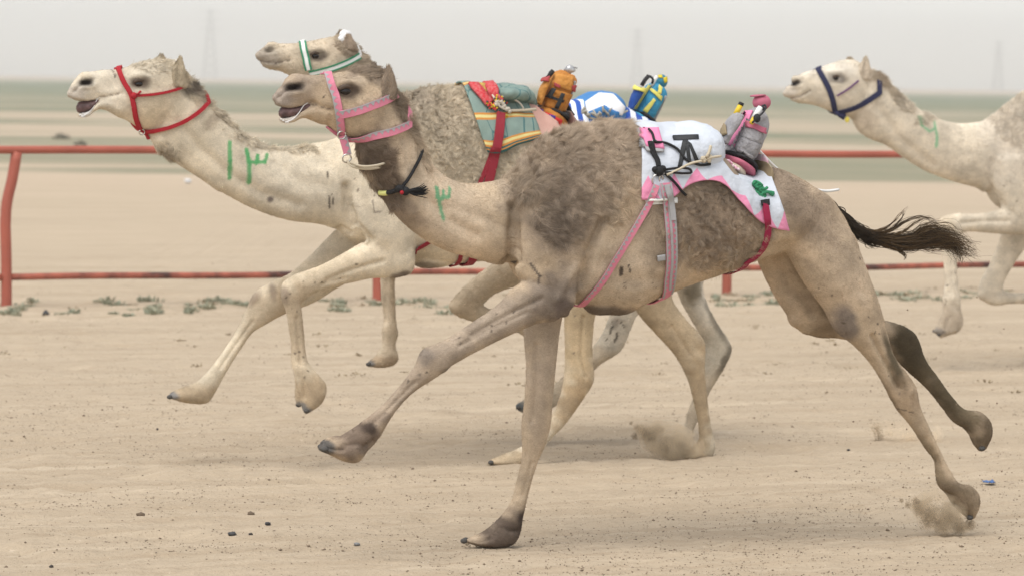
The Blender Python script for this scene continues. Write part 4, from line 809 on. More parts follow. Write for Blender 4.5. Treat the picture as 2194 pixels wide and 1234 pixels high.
def zigzag(m, name='zigzag_trim', side=1, pitch=.026, both=False):
    def f(P, N, w, th, o):
        T = np.gradient(P, axis=0); s = np.concatenate([[0], np.cumsum(np.linalg.norm(np.diff(P, axis=0), axis=1))]); Bv = np.cross(N, T); Bv /= np.linalg.norm(Bv, axis=1)[:, None]
        g = lambda x, A: np.array([np.interp(x, s, A[:, i]) for i in range(3)]); V, F = [], []; k = max(2, int(s[-1] / pitch)); st = s[-1] / k
        for sd in ((1, -1) if both else (side,)):
            for i in range(k):
                a, b_, c = i * st, (i + .5) * st, (i + 1) * st; e = .5; d = .02 if both else -.06
                q = [g(a, P) + g(a, Bv) * sd * w * e, g(c, P) + g(c, Bv) * sd * w * e, g(b_, P) + g(b_, Bv) * sd * w * d]
                if both: q[2] = g(b_, P) + g(b_, Bv) * sd * w * .17
                n0 = len(V); V += [x + g(b_, N) * (th / 2 + .0012) for x in q]; F.append((n0, n0 + 1, n0 + 2))
            for i in range(len(P) - 1):
                n0 = len(V); V += [P[j] + Bv[j] * sd * w * r + N[j] * (th / 2 + .002) for j in (i, i + 1) for r in (.36, .5)]; F.append((n0, n0 + 1, n0 + 3, n0 + 2))
        meshobj(name, V, F, m, o, False)
    return f
def cord(bd, px, r, name, m, parent, off=None, raw=None, res=3):
    """a rope; px (x,y) lie on the body, (x,y,n) hang free at that distance from the camel's middle plane"""
    P = []
    for p in px:
        if len(p) == 2: h, nn = bd.hit(*p); P.append(h + nn * (r if off is None else off))
        else: P.append(bd.pl.L(p[0], p[1], p[2]))
    return MB().add(*tube(P, r, 8, res)).build(name, m, parent)
def near_n(bd, x, y): h, _ = bd.hit(x, y); return float(bd.pl.loc(h)[1])
def rumple(V, amp, scale, seed=0):
    from mathutils import noise
    V = np.array(V); c = V.mean(0); D = V - c; D /= np.linalg.norm(D, axis=1)[:, None] + 1e-9
    h = np.array([noise.fractal(Vector(p * scale + seed), .9, 2.2, 4) + .8 * abs(noise.noise(Vector(p * np.array([1, 1, .35]) * scale * 2 + seed))) for p in V - c]); return V + D * (h * amp)[:, None]
def patch(bd, top, bot, off, M=14, bulge=None):
    """grid draped over the near side between two pixel lines -> points (rows from top to bottom)"""
    top, bot = np.array(top, float), np.array(bot, float); t = np.linspace(0, len(top) - 1, (len(top) - 1) * 5 + 1)
    a, b_ = catmull(top, t), catmull(bot, t); G = np.empty((M, len(t), 3)); NN = np.empty_like(G)
    for i in range(M):
        f = i / (M - 1)
        for j in range(len(t)):
            p = a[j] * (1 - f) + b_[j] * f; h, nn = bd.hit(*p); G[i, j] = h; NN[i, j] = nn
    for _ in range(3):
        H = G.copy(); H[1:-1] = G[1:-1] * .5 + (G[:-2] + G[2:]) * .25; G = H; H = G.copy(); H[:, 1:-1] = G[:, 1:-1] * .5 + (G[:, :-2] + G[:, 2:]) * .25; G = H
    NN /= np.linalg.norm(NN, axis=2)[:, :, None] + 1e-9
    return G + NN * off, NN
def blanket(bd, top, bot, off, th, name, m, parent, M=16, wr=.008, far=True):
    from mathutils import noise
    G, NN = patch(bd, top, bot, off, M); R, Cn = G.shape[:2]
    ph = np.array([[.3 + .9 * abs(noise.noise(Vector((G[i, j] - G[0, 0]) * np.array([7, 7, 3.2])))) * 2 + .5 * noise.noise(Vector(G[i, j] * 19)) for j in range(Cn)] for i in range(R)]); G = G + NN * (ph * wr)[:, :, None]
    rows = [G[i] for i in range(R)]
    if far:
        u, n, v = bd.pl.loc(G); F_ = bd.pl.W(u, -n, v); mid = []
        for f in np.linspace(1, -1, 7)[1:-1]:
            q = bd.pl.W(u[0], n[0] * f, v[0]); d = np.abs(n[0]) * .16 * (1 - f * f); mid.append(q + bd.pl.v * d[:, None])
        rows = [F_[i] for i in range(R - 1, -1, -1)] + mid[::-1] + rows
    A_ = np.array(rows); V, F = solid(A_.reshape(-1, 3), grid_faces(*A_.shape[:2]), th)
    o = meshobj(name, V, F, m, parent)
    # cloth coordinates for the woven pattern: across (0..1) and down (0..1)
    uv = o.data.uv_layers.new(name='cloth'); K, L_ = A_.shape[:2]; n1 = K * L_; cu = np.tile(np.linspace(0, 1, L_), K); dn = np.empty(K)
    dn[:] = [abs(i - (K - 1) / 2) / ((K - 1) / 2) for i in range(K)] if far else np.linspace(0, 1, K)
    cv = np.repeat(dn, L_); li = np.empty(len(o.data.loops), int); o.data.loops.foreach_get('vertex_index', li); li %= n1
    uv.data.foreach_set('uv', np.stack([cu[li], cv[li]], 1).astype(np.float32).ravel()); return o, G, NN
def flat_patch(bd, pts, off, name, m, parent, dens=6, th=.002):
    """a flat piece (polygon in pixels, convex quads/triangles) hugging the surface"""
    mb = MB()
    for q in pts:
        q = np.array(q, float); q = np.vstack([q, q[-1]]) if len(q) == 3 else q; a = dens; V = []
        for i in range(a + 1):
            for j in range(a + 1):
                s, t = i / a, j / a; p = (q[0] * (1 - s) + q[1] * s) * (1 - t) + (q[3] * (1 - s) + q[2] * s) * t; h, nn = bd.hit(*p); V.append(h + nn * off)
        mb.add(*solid(V, grid_faces(a + 1, a + 1), th))
    return mb.build(name, m, parent)
class Surf:
    """any mesh object as a surface that things can be laid on"""
    def __init__(s, pl, objs):
        s.pl = pl; V, F, k = [], [], 0
        for o in objs:
            w_ = origin_of(o); V += [tuple(np.array(v.co) + w_) for v in o.data.vertices]; F += [tuple(i + k for i in p.vertices) for p in o.data.polygons]; k = len(V)
        s.bvh = BVHTree.FromPolygons(V, F)
    hit = Body.hit
def on_pos(bd, px, py): h, _ = bd.hit(px, py); return (h[0], h[1], h[2])

red_h = mat('red_halter_rope', (.34, .013, .022), .8, bump=(260, .5)); pink = mat('pink_webbing', (.62, .21, .29), .75, bump=(300, .4), noise=(14, (.52, .17, .23), .6)); gry = mat('grey_webbing', (.34, .34, .345), .75, bump=(300, .4))
navy = mat('navy_webbing', (.020, .022, .060), .8, bump=(300, .4)); purple = mat('purple_cord', (.12, .05, .14), .8); green_w = mat('green_webbing', (.03, .20, .10), .75); white_w = mat('white_webbing', (.72, .72, .69), .8, bump=(300, .3))
steel_r = mat('ring_steel', (.62, .62, .60), .25, metal=1); cream = mat('cream_rope', (.50, .435, .325), .85, bump=(200, .6)); black = mat('black_cord', (.012, .012, .013), .75, bump=(260, .6)); yel = mat('yellow_cloth', (.72, .60, .10), .8, bump=(200, .3))
UPV = np.array([0, 0, 1.0])
def ring(bd, px, py, n, r, name, parent, m=None, tw=0.3, t=.0035):
    c = bd.pl.L(px, py, n); a, b_ = bd.pl.u, bd.pl.v * math.cos(tw) + bd.pl.n * math.sin(tw); th = np.linspace(0, 2 * math.pi, 22)
    return MB().add(*tube([c + r * (math.cos(x) * a + math.sin(x) * b_) for x in th], t, 7)).build(name, m or steel_r, parent)

# red rope halter of the white camel
h = empty('halter', on_pos(A, 300, 260), 'red rope halter on the head of the leading white camel', 'halter', 'camel halters')
strap(A, [(254, 151), (266, 178), (281, 203), (288, 230), (293, 255), (303, 279)], .026, 'nose_band', red_h, h, .010, .014, top=UPV, bottom=-UPV)
strap(A, [(283, 206), (310, 205), (340, 202), (370, 195), (396, 185)], .014, 'cheek_rope', red_h, h, .010, .012)
strap(A, [(304, 280), (335, 280), (370, 272), (405, 255), (430, 237), (444, 222)], .020, 'throat_rope', red_h, h, .012, .013, bottom=UPV)
MB().add(*ball(A.pl.L(287, 206, near_n(A, 287, 206) + .01), .018, 7, 9)).add(*tube([A.pl.L(290, 205, near_n(A, 290, 205) + .012), A.pl.L(297, 201, near_n(A, 297, 201) + .02), A.pl.L(302, 196, near_n(A, 302, 196) + .022)], .006, 6)).build('knot', red_h, h)
MB().add(*ball(A.pl.L(444, 221, .02), .017, 7, 9)).add(*tube([A.pl.L(446, 222, .02), A.pl.L(452, 224, .035)], .006, 6)).build('knot', red_h, h)
ring(A, 304, 284, near_n(A, 306, 276), .015, 'ring', h)
# pink halter of the front camel
h = empty('halter', on_pos(B, 735, 285), 'pink webbing halter with grey zigzag edges on the front camel', 'halter', 'camel halters')
strap(B, [(703, 162), (711, 185), (721, 212), (727, 240), (731, 265), (733, 288)], .034, 'nose_band', pink, h, top=UPV, bottom=-UPV, trim=zigzag(gry, side=-1))
strap(B, [(729, 246), (760, 240), (795, 228), (825, 215), (846, 204)], .036, 'cheek_strap', pink, h, .013, trim=zigzag(gry, side=1))
strap(B, [(738, 295), (770, 296), (805, 291), (840, 283), (873, 269)], .034, 'throat_strap', pink, h, .013, bottom=np.array([0, 0, 1.]), trim=zigzag(gry, side=1))
strap(B, [(702, 270), (716, 282), (730, 292)], .022, 'chin_strap', pink, h, .006, far=True)
P = np.array([B.pl.L(x, y, near_n(B, 734, 285) + .015 + .0 * x) for x, y in [(734, 292), (738, 306), (742, 320), (745, 333)]]); (V, F), _ = ribbon(P, np.tile(B.pl.n, (4, 1)), .034, .005); hp = meshobj('hanging_strap', V, F, pink, h, False); zigzag(gry, side=1)(P, np.tile(B.pl.n, (4, 1)), .034, .005, hp)
n0 = near_n(B, 734, 285) + .015
ring(B, 732, 290, n0 + .006, .018, 'ring', h); ring(B, 743, 340, n0, .019, 'ring', h)
MB().add(*tube([B.pl.L(*p) for p in [(744, 345, n0), (752, 355, n0 + .02), (775, 362, n0 + .03), (805, 361, n0 + .03), (835, 352, n0 + .03), (855, 341, n0 + .03), (858, 338, n0 + .035), (852, 338, n0 + .04), (830, 348, n0 + .045), (800, 356, n0 + .045), (770, 356, n0 + .04), (750, 348, n0 + .02)]], .0055, 8, 4)).build('lead_rope', cream, h)
# black neck cord with tassel
h = empty('neck_cord', on_pos(B, 850, 405), 'black neck cord with a frayed tassel on the front camel', 'neck cord')
nb = near_n(B, 860, 405)
cord(B, [(901, 322), (897, 340), (888, 360), (876, 378), (864, 396), (856, 404)], .0075, 'cord', black, h, .010)
cord(B, [(856, 404), (845, 408), (830, 411), (818, 411)], .010, 'cord', black, h, .010)
cord(B, [(832, 411), (824, 411), (816, 410)], .0115, 'yellow_tape', mat('yellow_tape', (.62, .62, .22), .6), h, .0105)
kn = MB().add(*ball(B.pl.L(857, 405, nb + .022), (.024, .017, .017), 8, 10, B.pl.axes())).add(*ball(B.pl.L(868, 410, nb + .024), (.022, .02, .02), 8, 10, B.pl.axes())).build('knot', black, h)
MB().add(*ball(B.pl.L(861, 413, nb + .04), .009, 6, 8)).build('red_bead', red_h, h)
ts = MB(); gg = np.random.default_rng(5)
for i in range(34):
    e = gg.normal(0, 1, 3); ts.add(*tube([B.pl.L(868, 409, nb + .03), B.pl.L(885 + e[0] * 2, 411 + e[1] * 3, nb + .035 + .006 * e[2]), B.pl.L(902 + e[0] * 3, 410 + e[1] * 5, nb + .03 + .01 * e[2]), B.pl.L(914 + e[0] * 4, 407 + e[1] * 7.5, nb + .025 + .012 * e[2])], [.003, .0028, .0022, .0012], 5, 2))
ts.build('tassel', black, h)
# green and white halter
h = empty('halter', on_pos(C_, 665, 150), 'white halter with green edges on the rearmost camel of the three', 'halter', 'camel halters')
def edged(bd, px, w, name, parent, **k):
    def t_(P, N, w_, th, o):
        T = np.gradient(P, axis=0); Bv = np.cross(N, T); Bv /= np.linalg.norm(Bv, axis=1)[:, None]
        for s in (-1, 1):
            (V, F), _ = ribbon(P + Bv * s * w_ * .42 + N * .003, N, w_ * .3, .004); meshobj('green_edge', V, F, green_w, o, False)
    return strap(bd, px, w, name, white_w, parent, trim=t_, **k)
edged(C_, [(648, 94), (652, 112), (656, 130), (662, 150)], .036, 'nose_band', h, top=UPV, off=.012)
edged(C_, [(664, 158), (690, 153), (715, 146), (742, 135), (768, 122)], .032, 'throat_strap', h, off=.012, bottom=np.array([0, 0, 1.]))
cl = MB()
for (x, y, n_, r) in ((738, 76, .03, .030), (746, 84, .05, .028), (733, 86, .06, .026), (742, 92, .07, .018), (730, 93, .06, .016), (745, 74, .0, .02)): cl.add(*ball(C_.pl.L(x, y, n_), (r, r * .8, r), 8, 10, C_.pl.axes()))
cl.build('white_cloth', mat('white_cloth', (.78, .78, .78), .9, bump=(60, .8), bdist=.02), h)
# navy halter
h = empty('halter', on_pos(D, 1792, 235), 'dark blue webbing halter on the rightmost camel', 'halter', 'camel halters')
strap(D, [(1753, 150), (1766, 172), (1778, 196), (1785, 218), (1789, 238)], .040, 'nose_band', navy, h, top=UPV, bottom=-UPV)
strap(D, [(1792, 241), (1818, 236), (1845, 225), (1868, 211), (1884, 200)], .040, 'throat_strap', navy, h, bottom=np.array([0, 0, 1.]))
strap(D, [(1793, 206), (1815, 193), (1838, 174)], .012, 'cheek_cord', purple, h, .010, .010)
MB().add(*ball(D.pl.L(1805, 248, near_n(D, 1800, 240)), (.03, .02, .02), 8, 10, D.pl.axes())).add(*tube([D.pl.L(1790, 240, near_n(D, 1790, 236) + .01), D.pl.L(1800, 249, near_n(D, 1800, 240) + .015), D.pl.L(1808, 254, near_n(D, 1800, 240) + .01)], .014, 8)).build('knot', navy, h)
MB().add(*ball(D.pl.L(1815, 257, near_n(D, 1803, 240)), (.018, .010, .022), 8, 10, D.pl.axes())).build('yellow_tag', yel, h)

# ---- saddle of the front camel ------------------------------------------------
def diamond_cloth(name):
    m = mat(name, (.52, .55, .60), .85, noise=(7, (.46, .49, .54), .8), bump=(12, .8), bdist=.025); n, l = m.node_tree.nodes, m.node_tree.links; b = n['Principled BSDF']
    src = b.inputs['Base Color'].links[0].from_socket; uv = n.new('ShaderNodeUVMap'); uv.uv_map = 'cloth'; xy = n.new('ShaderNodeSeparateXYZ'); l.new(uv.outputs[0], xy.inputs[0])
    def M_(op, a, c): 
        x = n.new('ShaderNodeMath'); x.operation = op
        for i, s in ((0, a), (1, c)):
            if isinstance(s, (int, float)): x.inputs[i].default_value = s
            else: l.new(s, x.inputs[i])
        return x.outputs[0]
    tri = M_('PINGPONG', M_('MULTIPLY', M_('ADD', xy.outputs['X'], .04), 6.2), .5)                     # printed row of triangles along the hem
    lim = M_('SUBTRACT', 1.0, M_('MULTIPLY', tri, .62)); f = M_('GREATER_THAN', xy.outputs['Y'], lim)
    mx = n.new('ShaderNodeMix'); mx.data_type = 'RGBA'; l.new(f, mx.inputs[0]); l.new(src, mx.inputs[6]); mx.inputs[7].default_value = (.68, .25, .39, 1); l.new(mx.outputs[2], b.inputs['Base Color']); return m
padm = mat('pale_blue_padding', (.55, .585, .64), .8, noise=(5, (.44, .475, .53), .6), bump=(11, .8), bdist=.03); pink_c = mat('pink_cloth', (.72, .235, .40), .8, noise=(12, (.60, .19, .32), .5), bump=(30, .3), bdist=.006)
s = empty('racing_saddle', on_pos(B, 1480, 380), 'pale blue padded saddle with pink hem on the front camel', 'saddle', 'racing saddles')
dm = diamond_cloth('triangle_hem_cloth')
blk, G, NN = blanket(B, [(1372, 283), (1402, 281), (1440, 284), (1480, 296), (1512, 316), (1540, 349), (1568, 381), (1600, 393), (1622, 382), (1640, 365), (1653, 371)],
        [(1372, 429), (1405, 432), (1440, 424), (1464, 404), (1495, 391), (1530, 391), (1556, 407), (1590, 444), (1618, 471), (1650, 488), (1685, 492)], .016, .006, 'blanket', dm, s, M=26)
# padded hump cover
hpV, hpF = PB.loft([(1384, 292, 1380, 360, .17), (1398, 280, 1392, 385, .24), (1418, 271, 1412, 396, .28), (1442, 264, 1438, 398, .295), (1466, 261, 1464, 392, .295), (1488, 263, 1486, 384, .275), (1505, 272, 1503, 372, .23), (1520, 287, 1518, 358, .165), (1530, 305, 1529, 342, .09)], 0, seg=10, N=80, cap=.3, p=.88); hp = meshobj('hump_pad', rumple(hpV, .011, 7, 2.), hpF, padm, s)
SB = Surf(PB, [hp, blk, B.obj])
nb = near_n(SB, 1470, 330)
tp = mat('black_tape', (.022, .024, .026), .6)
flat_patch(SB, [[(1440, 292), (1496, 290), (1497, 299.5), (1444, 302)]], .004, 'symbol_bar', tp, hp)
flat_patch(SB, [[(1463.5, 301), (1474.5, 301), (1459.5, 361), (1450.5, 360)], [(1468, 310), (1475.5, 305), (1481.5, 352), (1474.5, 355)], [(1473, 303), (1481.5, 310), (1497.5, 348), (1489.5, 350)]], .005, 'symbol_stroke', tp, hp)
flat_patch(SB, [[(1369, 280), (1409, 280), (1421, 323), (1383, 318)]], .012, 'front_pad', pink_c, s, 8, .012)
flat_patch(SB, [[(1361, 281), (1368, 280), (1382, 319), (1375, 316)], [(1380, 319), (1421, 324), (1420, 329), (1384, 327)]], .012, 'pad_edge', gry, s, 6, .010)
# breast strap, girths
strap(SB, [(1406, 398), (1396, 424), (1372, 468), (1342, 518), (1310, 570), (1282, 612), (1258, 638)], .030, 'breast_strap', pink, s, .011, bottom=-UPV, trim=zigzag(gry, side=-1, pitch=.022))
strap(SB, [(1424, 394), (1430, 430), (1435, 480), (1437, 530), (1436, 570), (1432, 608), (1427, 628)], [.05] and .052, 'front_girth', pink, s, .013, bottom=-UPV, trim=zigzag(gry, side=1, pitch=.024, both=True))
P, N = drape(SB, [(1430, 430), (1436, 500), (1437, 560), (1432, 615)], .018); (V, F), _ = ribbon(P, N, .012, .004); meshobj('girth_stripe', V, F, gry, s, False)
P, N = drape(SB, [(1424, 398), (1432, 425), (1438, 455), (1440, 472)], .022); (V, F), _ = ribbon(P, N, .026, .005); meshobj('girth_buckle_strap', V, F, gry, s, False)
flat_patch(B, [[(1405, 546), (1422, 543), (1422, 555), (1406, 558)]], .018, 'girth_tab', gry, s, 4, .006)
flat_patch(SB, [[(1382, 430), (1450, 424), (1451, 436), (1386, 440)]], .005, 'white_underpad', white_w, s, 6, .010)
crim = mat('crimson_girth', (.26, .008, .045), .7, bump=(300, .4))
strap(SB, [(1636, 440), (1641, 470), (1642, 497), (1634, 525), (1618, 545), (1598, 558)], .036, 'rear_girth', crim, s, .014, bottom=-UPV)
flat_patch(SB, [[(1626, 432), (1645, 430), (1646, 442), (1629, 443)]], .012, 'girth_ring_strap', black, s, 4, .006)
# cords
n1 = near_n(SB, 1412, 370) + .012
ring(B, 1409, 386, n1, .026, 'ring', s, tw=.2); ring(B, 1424, 384, n1, .026, 'ring', s, tw=.2); ring(B, 1402, 306, near_n(SB, 1402, 306) + .012, .012, 'ring', s)
SB = Surf(PB, [hp, blk, B.obj] + [o for o in s.children if o.name.startswith(('front_pad', 'pad_edge'))])
for k in range(3):
    cord(SB, [(1389 + k * 4, 306), (1397 + k * 3.4, 325), (1404 + k * 2.8, 345), (1408 + k * 2, 362)], .0062, 'tie_cord', black, s, .010)
MB().add(*ball(PB.L(1412, 368, n1), (.024, .020, .022), 8, 12, PB.axes())).add(*ball(PB.L(1404, 364, n1), (.016, .015, .015), 8, 10, PB.axes())).add(*ball(PB.L(1420, 362, n1), (.016, .015, .015), 8, 10, PB.axes())).build('cord_knot', black, s)
cord(SB, [(1388, 280), (1396, 288), (1400, 302), (1402, 308)], .0055, 'tie_cord', black, s, .010)
cord(SB, [(1404, 308), (1425, 310), (1450, 323), (1470, 341), (1484, 352), (1500, 356), (1520, 355)], .006, 'tie_cord', black, s, .010)
cord(SB, [(1414, 368), (1440, 364), (1465, 363), (1477, 366), (1479, 371), (1468, 374), (1440, 372), (1418, 372)], .0055, 'tie_cord', black, s, .014)
cord(SB, [(1420, 372), (1434, 384), (1448, 398), (1458, 410), (1467, 419)], .006, 'tie_cord', black, s, .012)
cord(SB, [(1426, 378), (1450, 366), (1480, 353), (1505, 344), (1522, 337), (1540, 334)], .0055, 'rope', cream, s, .016)
kn = MB()
for i in range(9): kn.add(*ball(PB.L(1512 + rng.normal(0, 6), 341 + rng.normal(0, 3), near_n(SB, 1512, 341) + .012), .0085 + .003 * rng.random(), 6, 8))
kn.add(*tube([PB.L(1513, 338, near_n(SB, 1513, 338) + .02), PB.L(1520, 325, near_n(SB, 1513, 338) + .02), PB.L(1523, 313, near_n(SB, 1513, 338) + .015)], .007, 7, 3)); kn.build('rope_knot', cream, s)
gr_rope = mat('green_rope', (.035, .22, .105), .8, bump=(200, .6)); gk = MB(); nn0 = near_n(SB, 1625, 405)
for i in range(11):
    a = rng.uniform(0, 6.28); c = np.array([1623 + i * .9 + rng.normal(0, 2), 394 + i * 3.1]); gk.add(*tube([PB.L(c[0] + 9 * math.cos(a + t), c[1] + 4.5 * math.sin(a + t * 1.4), nn0 + .018 + .008 * math.sin(3 * t + i)) for t in np.linspace(0, 4.5, 7)], .007, 7, 3))
gk.add(*tube([PB.L(1630, 410, nn0 + .02), PB.L(1642, 404, nn0 + .02), PB.L(1644, 402, nn0 + .018)], .007, 7, 3)).add(*tube([PB.L(1626, 425, nn0 + .02), PB.L(1636, 413, nn0 + .025), PB.L(1648, 412, nn0 + .02), PB.L(1655, 416, nn0 + .012)], [.007, .007, .008, .014], 7, 3)); gk.build('green_rope_knot', gr_rope, s)

# ---- jockey machines ----------------------------------------------------------
def pxband(pl, secs, name, m, parent, soft=.006, **k):
    sy = pl.n[0]; kpx = 1 / np.linalg.norm(pl.L(1000, 300) - pl.L(1001, 300)); out = []
    for i, q in enumerate(secs):                      # a deep thing seen at an angle shows its sides too: keep its silhouette
        q = list(q)
        if name in ('torso', 'arm'):
            q[4] *= .62; e = np.array([q[2] - q[0], q[3] - q[1]], float); L_ = np.hypot(*e); d = min((.30 if name == 'torso' else .5) * q[4] * sy * kpx, .22 * L_); e = e / L_ * d; q[0] += e[0]; q[1] += e[1]; q[2] -= e[0]; q[3] -= e[1]
        elif name in ('base_roll', 'base_band', 'seat_cushion'):
            q[4] *= .72 * (.45, .85, 1, .85, .45)[int(round(4 * i / (len(secs) - 1)))]
        out.append(q)
    secs = out
    V, F = pl.loft(secs, **k); return meshobj(name, rumple(V, soft, 14, len(col.objects) * 3.1) if soft else V, F, m, parent)
greyc = mat('grey_nylon', (.32, .31, .32), .6, bump=(26, 1.), bdist=.022, noise=(9, (.25, .24, .245), .7)); rose = mat('rose_cloth', (.46, .13, .19), .75, bump=(40, .3), noise=(10, (.38, .10, .15), .6)); blackc = mat('black_padding', (.022, .022, .024), .7, bump=(60, .4)); khaki = mat('khaki_canvas', (.26, .20, .12), .85, bump=(120, .3)); lemon = mat('yellow_stick', (.66, .46, .03), .5)
j = empty('robot_jockey', PB.L(1580, 375), 'pink and grey robot jockey with rose cap and white whip', 'robot jockey', 'robot jockeys')
pxband(PB, [(1519, 344, 1521, 356, .10), (1535, 340, 1538, 364, .17), (1555, 345, 1556, 374, .19), (1575, 357, 1572, 383, .18), (1588, 370, 1584, 385, .12)], 'seat_cushion', mat('cream_leather', (.50, .42, .33), .6, bump=(40, .3)), j, p=.8)
fr = MB(); 
for i in range(150):
    t = rng.random(); x, y = np.interp(t, [0, .25, .6, 1], [1519, 1536, 1560, 1588]), np.interp(t, [0, .25, .6, 1], [346, 341, 347, 372]); fr.add(*ball(PB.L(x + rng.normal(0, 2), y + rng.uniform(-3, 5), .115 + rng.uniform(-.03, .03) + (.0 if .1 < t < .9 else -.05)), .007, 4, 6))
fr.build('fringe', mat('pink_fringe', (.75, .38, .50), .9, noise=(60, (.8, .72, .75), .9)), j)
pxband(PB, [(1541, 329, 1541, 343, .14), (1552, 332, 1548, 350, .18), (1575, 343, 1567, 364, .19), (1595, 357, 1588, 377, .185), (1610, 371, 1604, 384, .15)], 'base_roll', rose, j, p=.75)
pxband(PB, [(1548, 322, 1547, 331, .145), (1562, 325, 1559, 337, .175), (1585, 336, 1578, 347, .18), (1602, 350, 1597, 362, .175), (1614, 368, 1611, 377, .14)], 'base_band', blackc, j, p=.7)
pxband(PB, [(1553, 318, 1607, 349, .140), (1562, 303, 1616, 333, .155), (1575, 283, 1628, 309, .16), (1586, 263, 1637, 287, .155), (1596, 246, 1641, 268, .145), (1606, 236, 1637, 252, .12), (1614, 231, 1630, 240, .08)], 'torso', greyc, j, p=.62, cap=.3)
J = Surf(PB, [o for o in j.children])
flat_patch(J, [[(1592, 241), (1614, 240), (1580, 320), (1558, 311)]], .006, 'pink_panel', pink_c, j, 8, .006)
flat_patch(J, [[(1592, 240), (1595.5, 241), (1563, 313), (1558, 311)]], .012, 'zip', blackc, j, 6, .005)
flat_patch(J, [[(1602, 268), (1633, 283), (1626, 309), (1588, 294)]], .012, 'pocket', greyc, j, 6, .012)
flat_patch(J, [[(1605, 265), (1637, 277), (1634, 288), (1602, 276)]], .024, 'pocket_flap', rose, j, 6, .008)
flat_patch(J, [[(1588, 294), (1626, 309), (1610, 342), (1576, 322)]], .010, 'side_pocket', greyc, j, 6, .014)
zz = MB()
for i in range(7):
    x, y = np.interp(i / 6, [0, 1], [1606, 1574]), np.interp(i / 6, [0, 1], [262, 318]); h0, hn = J.hit(x, y); c = h0 + hn * .012; zz.add([c + PB.v * .013 - PB.u * .008, c - PB.v * .010 - PB.u * .014, c + PB.u * .013], [(0, 1, 2)])
zz.build('zigzag_trim', greyc, j, False)
pxband(PB, [(1541, 301, 1560, 309, .05), (1546, 286, 1566, 296, .065), (1553, 268, 1578, 278, .075), (1562, 250, 1588, 262, .07), (1570, 244, 1594, 252, .05)], 'arm', greyc, j, off=.075, p=.75, cap=.4)
arm = Surf(PB, [j.children[-1]] if j.children[-1].name.startswith('arm') else [o for o in j.children if o.name.startswith('arm')])
flat_patch(arm, [[(1550, 265), (1557, 269), (1559, 288), (1544, 296)]], .006, 'khaki_patch', khaki, j, 5, .005)
cap_ = MB().add(*ball(PB.L(1632, 220, 0), (.042, .042, .036), 12, 18, PB.axes())).build('head', rose, j)
pk = PB.L(1618, 210, 0); MB().add(*solid([pk + PB.u * a + PB.n * b_ + PB.v * c for a, b_, c in [(-.016, -.02, .006), (-.016, .02, .006), (.01, .034, .010), (.035, .036, .012), (.035, -.036, .012), (.01, -.034, .010)]], [(0, 1, 2, 3, 4, 5)], .006)).build('cap_peak', rose, cap_)
MB().add(*tube([PB.L(1576, 246, .05), PB.L(1587, 226, .05)], .012, 10)).build('stick', lemon, j); MB().add(*tube([PB.L(1586.4, 227, .05), PB.L(1589, 221, .05)], .0128, 10)).build('stick_cap', blackc, j)
MB().add(*tube([PB.L(1609, 266, .125), PB.L(1616, 253, .125)], .010, 9)).build('antenna_base', lemon, j); MB().add(*tube([PB.L(1616, 253, .125), PB.L(1629, 231, .115)], .013, 10)).build('antenna', white_w, j)
MB().add(*tube([PB.L(*p) for p in [(1612, 264, .14), (1624, 252, .14), (1636, 240, .13), (1641, 230, .115), (1638, 226, .10), (1632, 229, .10)]], .0045, 7, 3)).build('cable', blackc, j); MB().add(*ball(PB.L(1622, 254, .14), (.018, .012, .02), 7, 9, PB.axes())).build('connector', blackc, j)
MB().add(*ball(PB.L(1634, 233, .118), .010, 7, 9)).build('black_plug', blackc, j)
pxband(PB, [(1612, 344, 1619, 348, .13), (1616, 355, 1626, 360, .15), (1612, 382, 1633, 389, .15)], 'rear_flap', khaki, j, p=.8, cap=.15)
pxband(PB, [(1618, 330, 1622, 332, .08), (1617, 345, 1629, 345, .10), (1622, 362, 1630, 366, .09)], 'lace_pad', mat('pink_lace', (.72, .42, .52), .9, noise=(40, (.78, .74, .76), .9)), j, cap=.3)
MB().add(*solid([PB.L(*p) for p in [(1530, 290, .12), (1535, 292, .14), (1548, 318, .16), (1546, 329, .17), (1526, 326, .15), (1538, 312, .15)]], [(0, 1, 2, 5), (5, 2, 3, 4)], .008)).build('front_flap', khaki, j)
MB().add(*tube([PB.L(*p) for p in [(1620, 316, -.10), (1640, 338, -.14), (1660, 358, -.18), (1700, 385, -.24), (1742, 405, -.28), (1770, 410, -.30), (1797, 407, -.32)]], .0065, 8, 4)).build('whip', mat('white_plastic', (.72, .72, .70), .4), j)

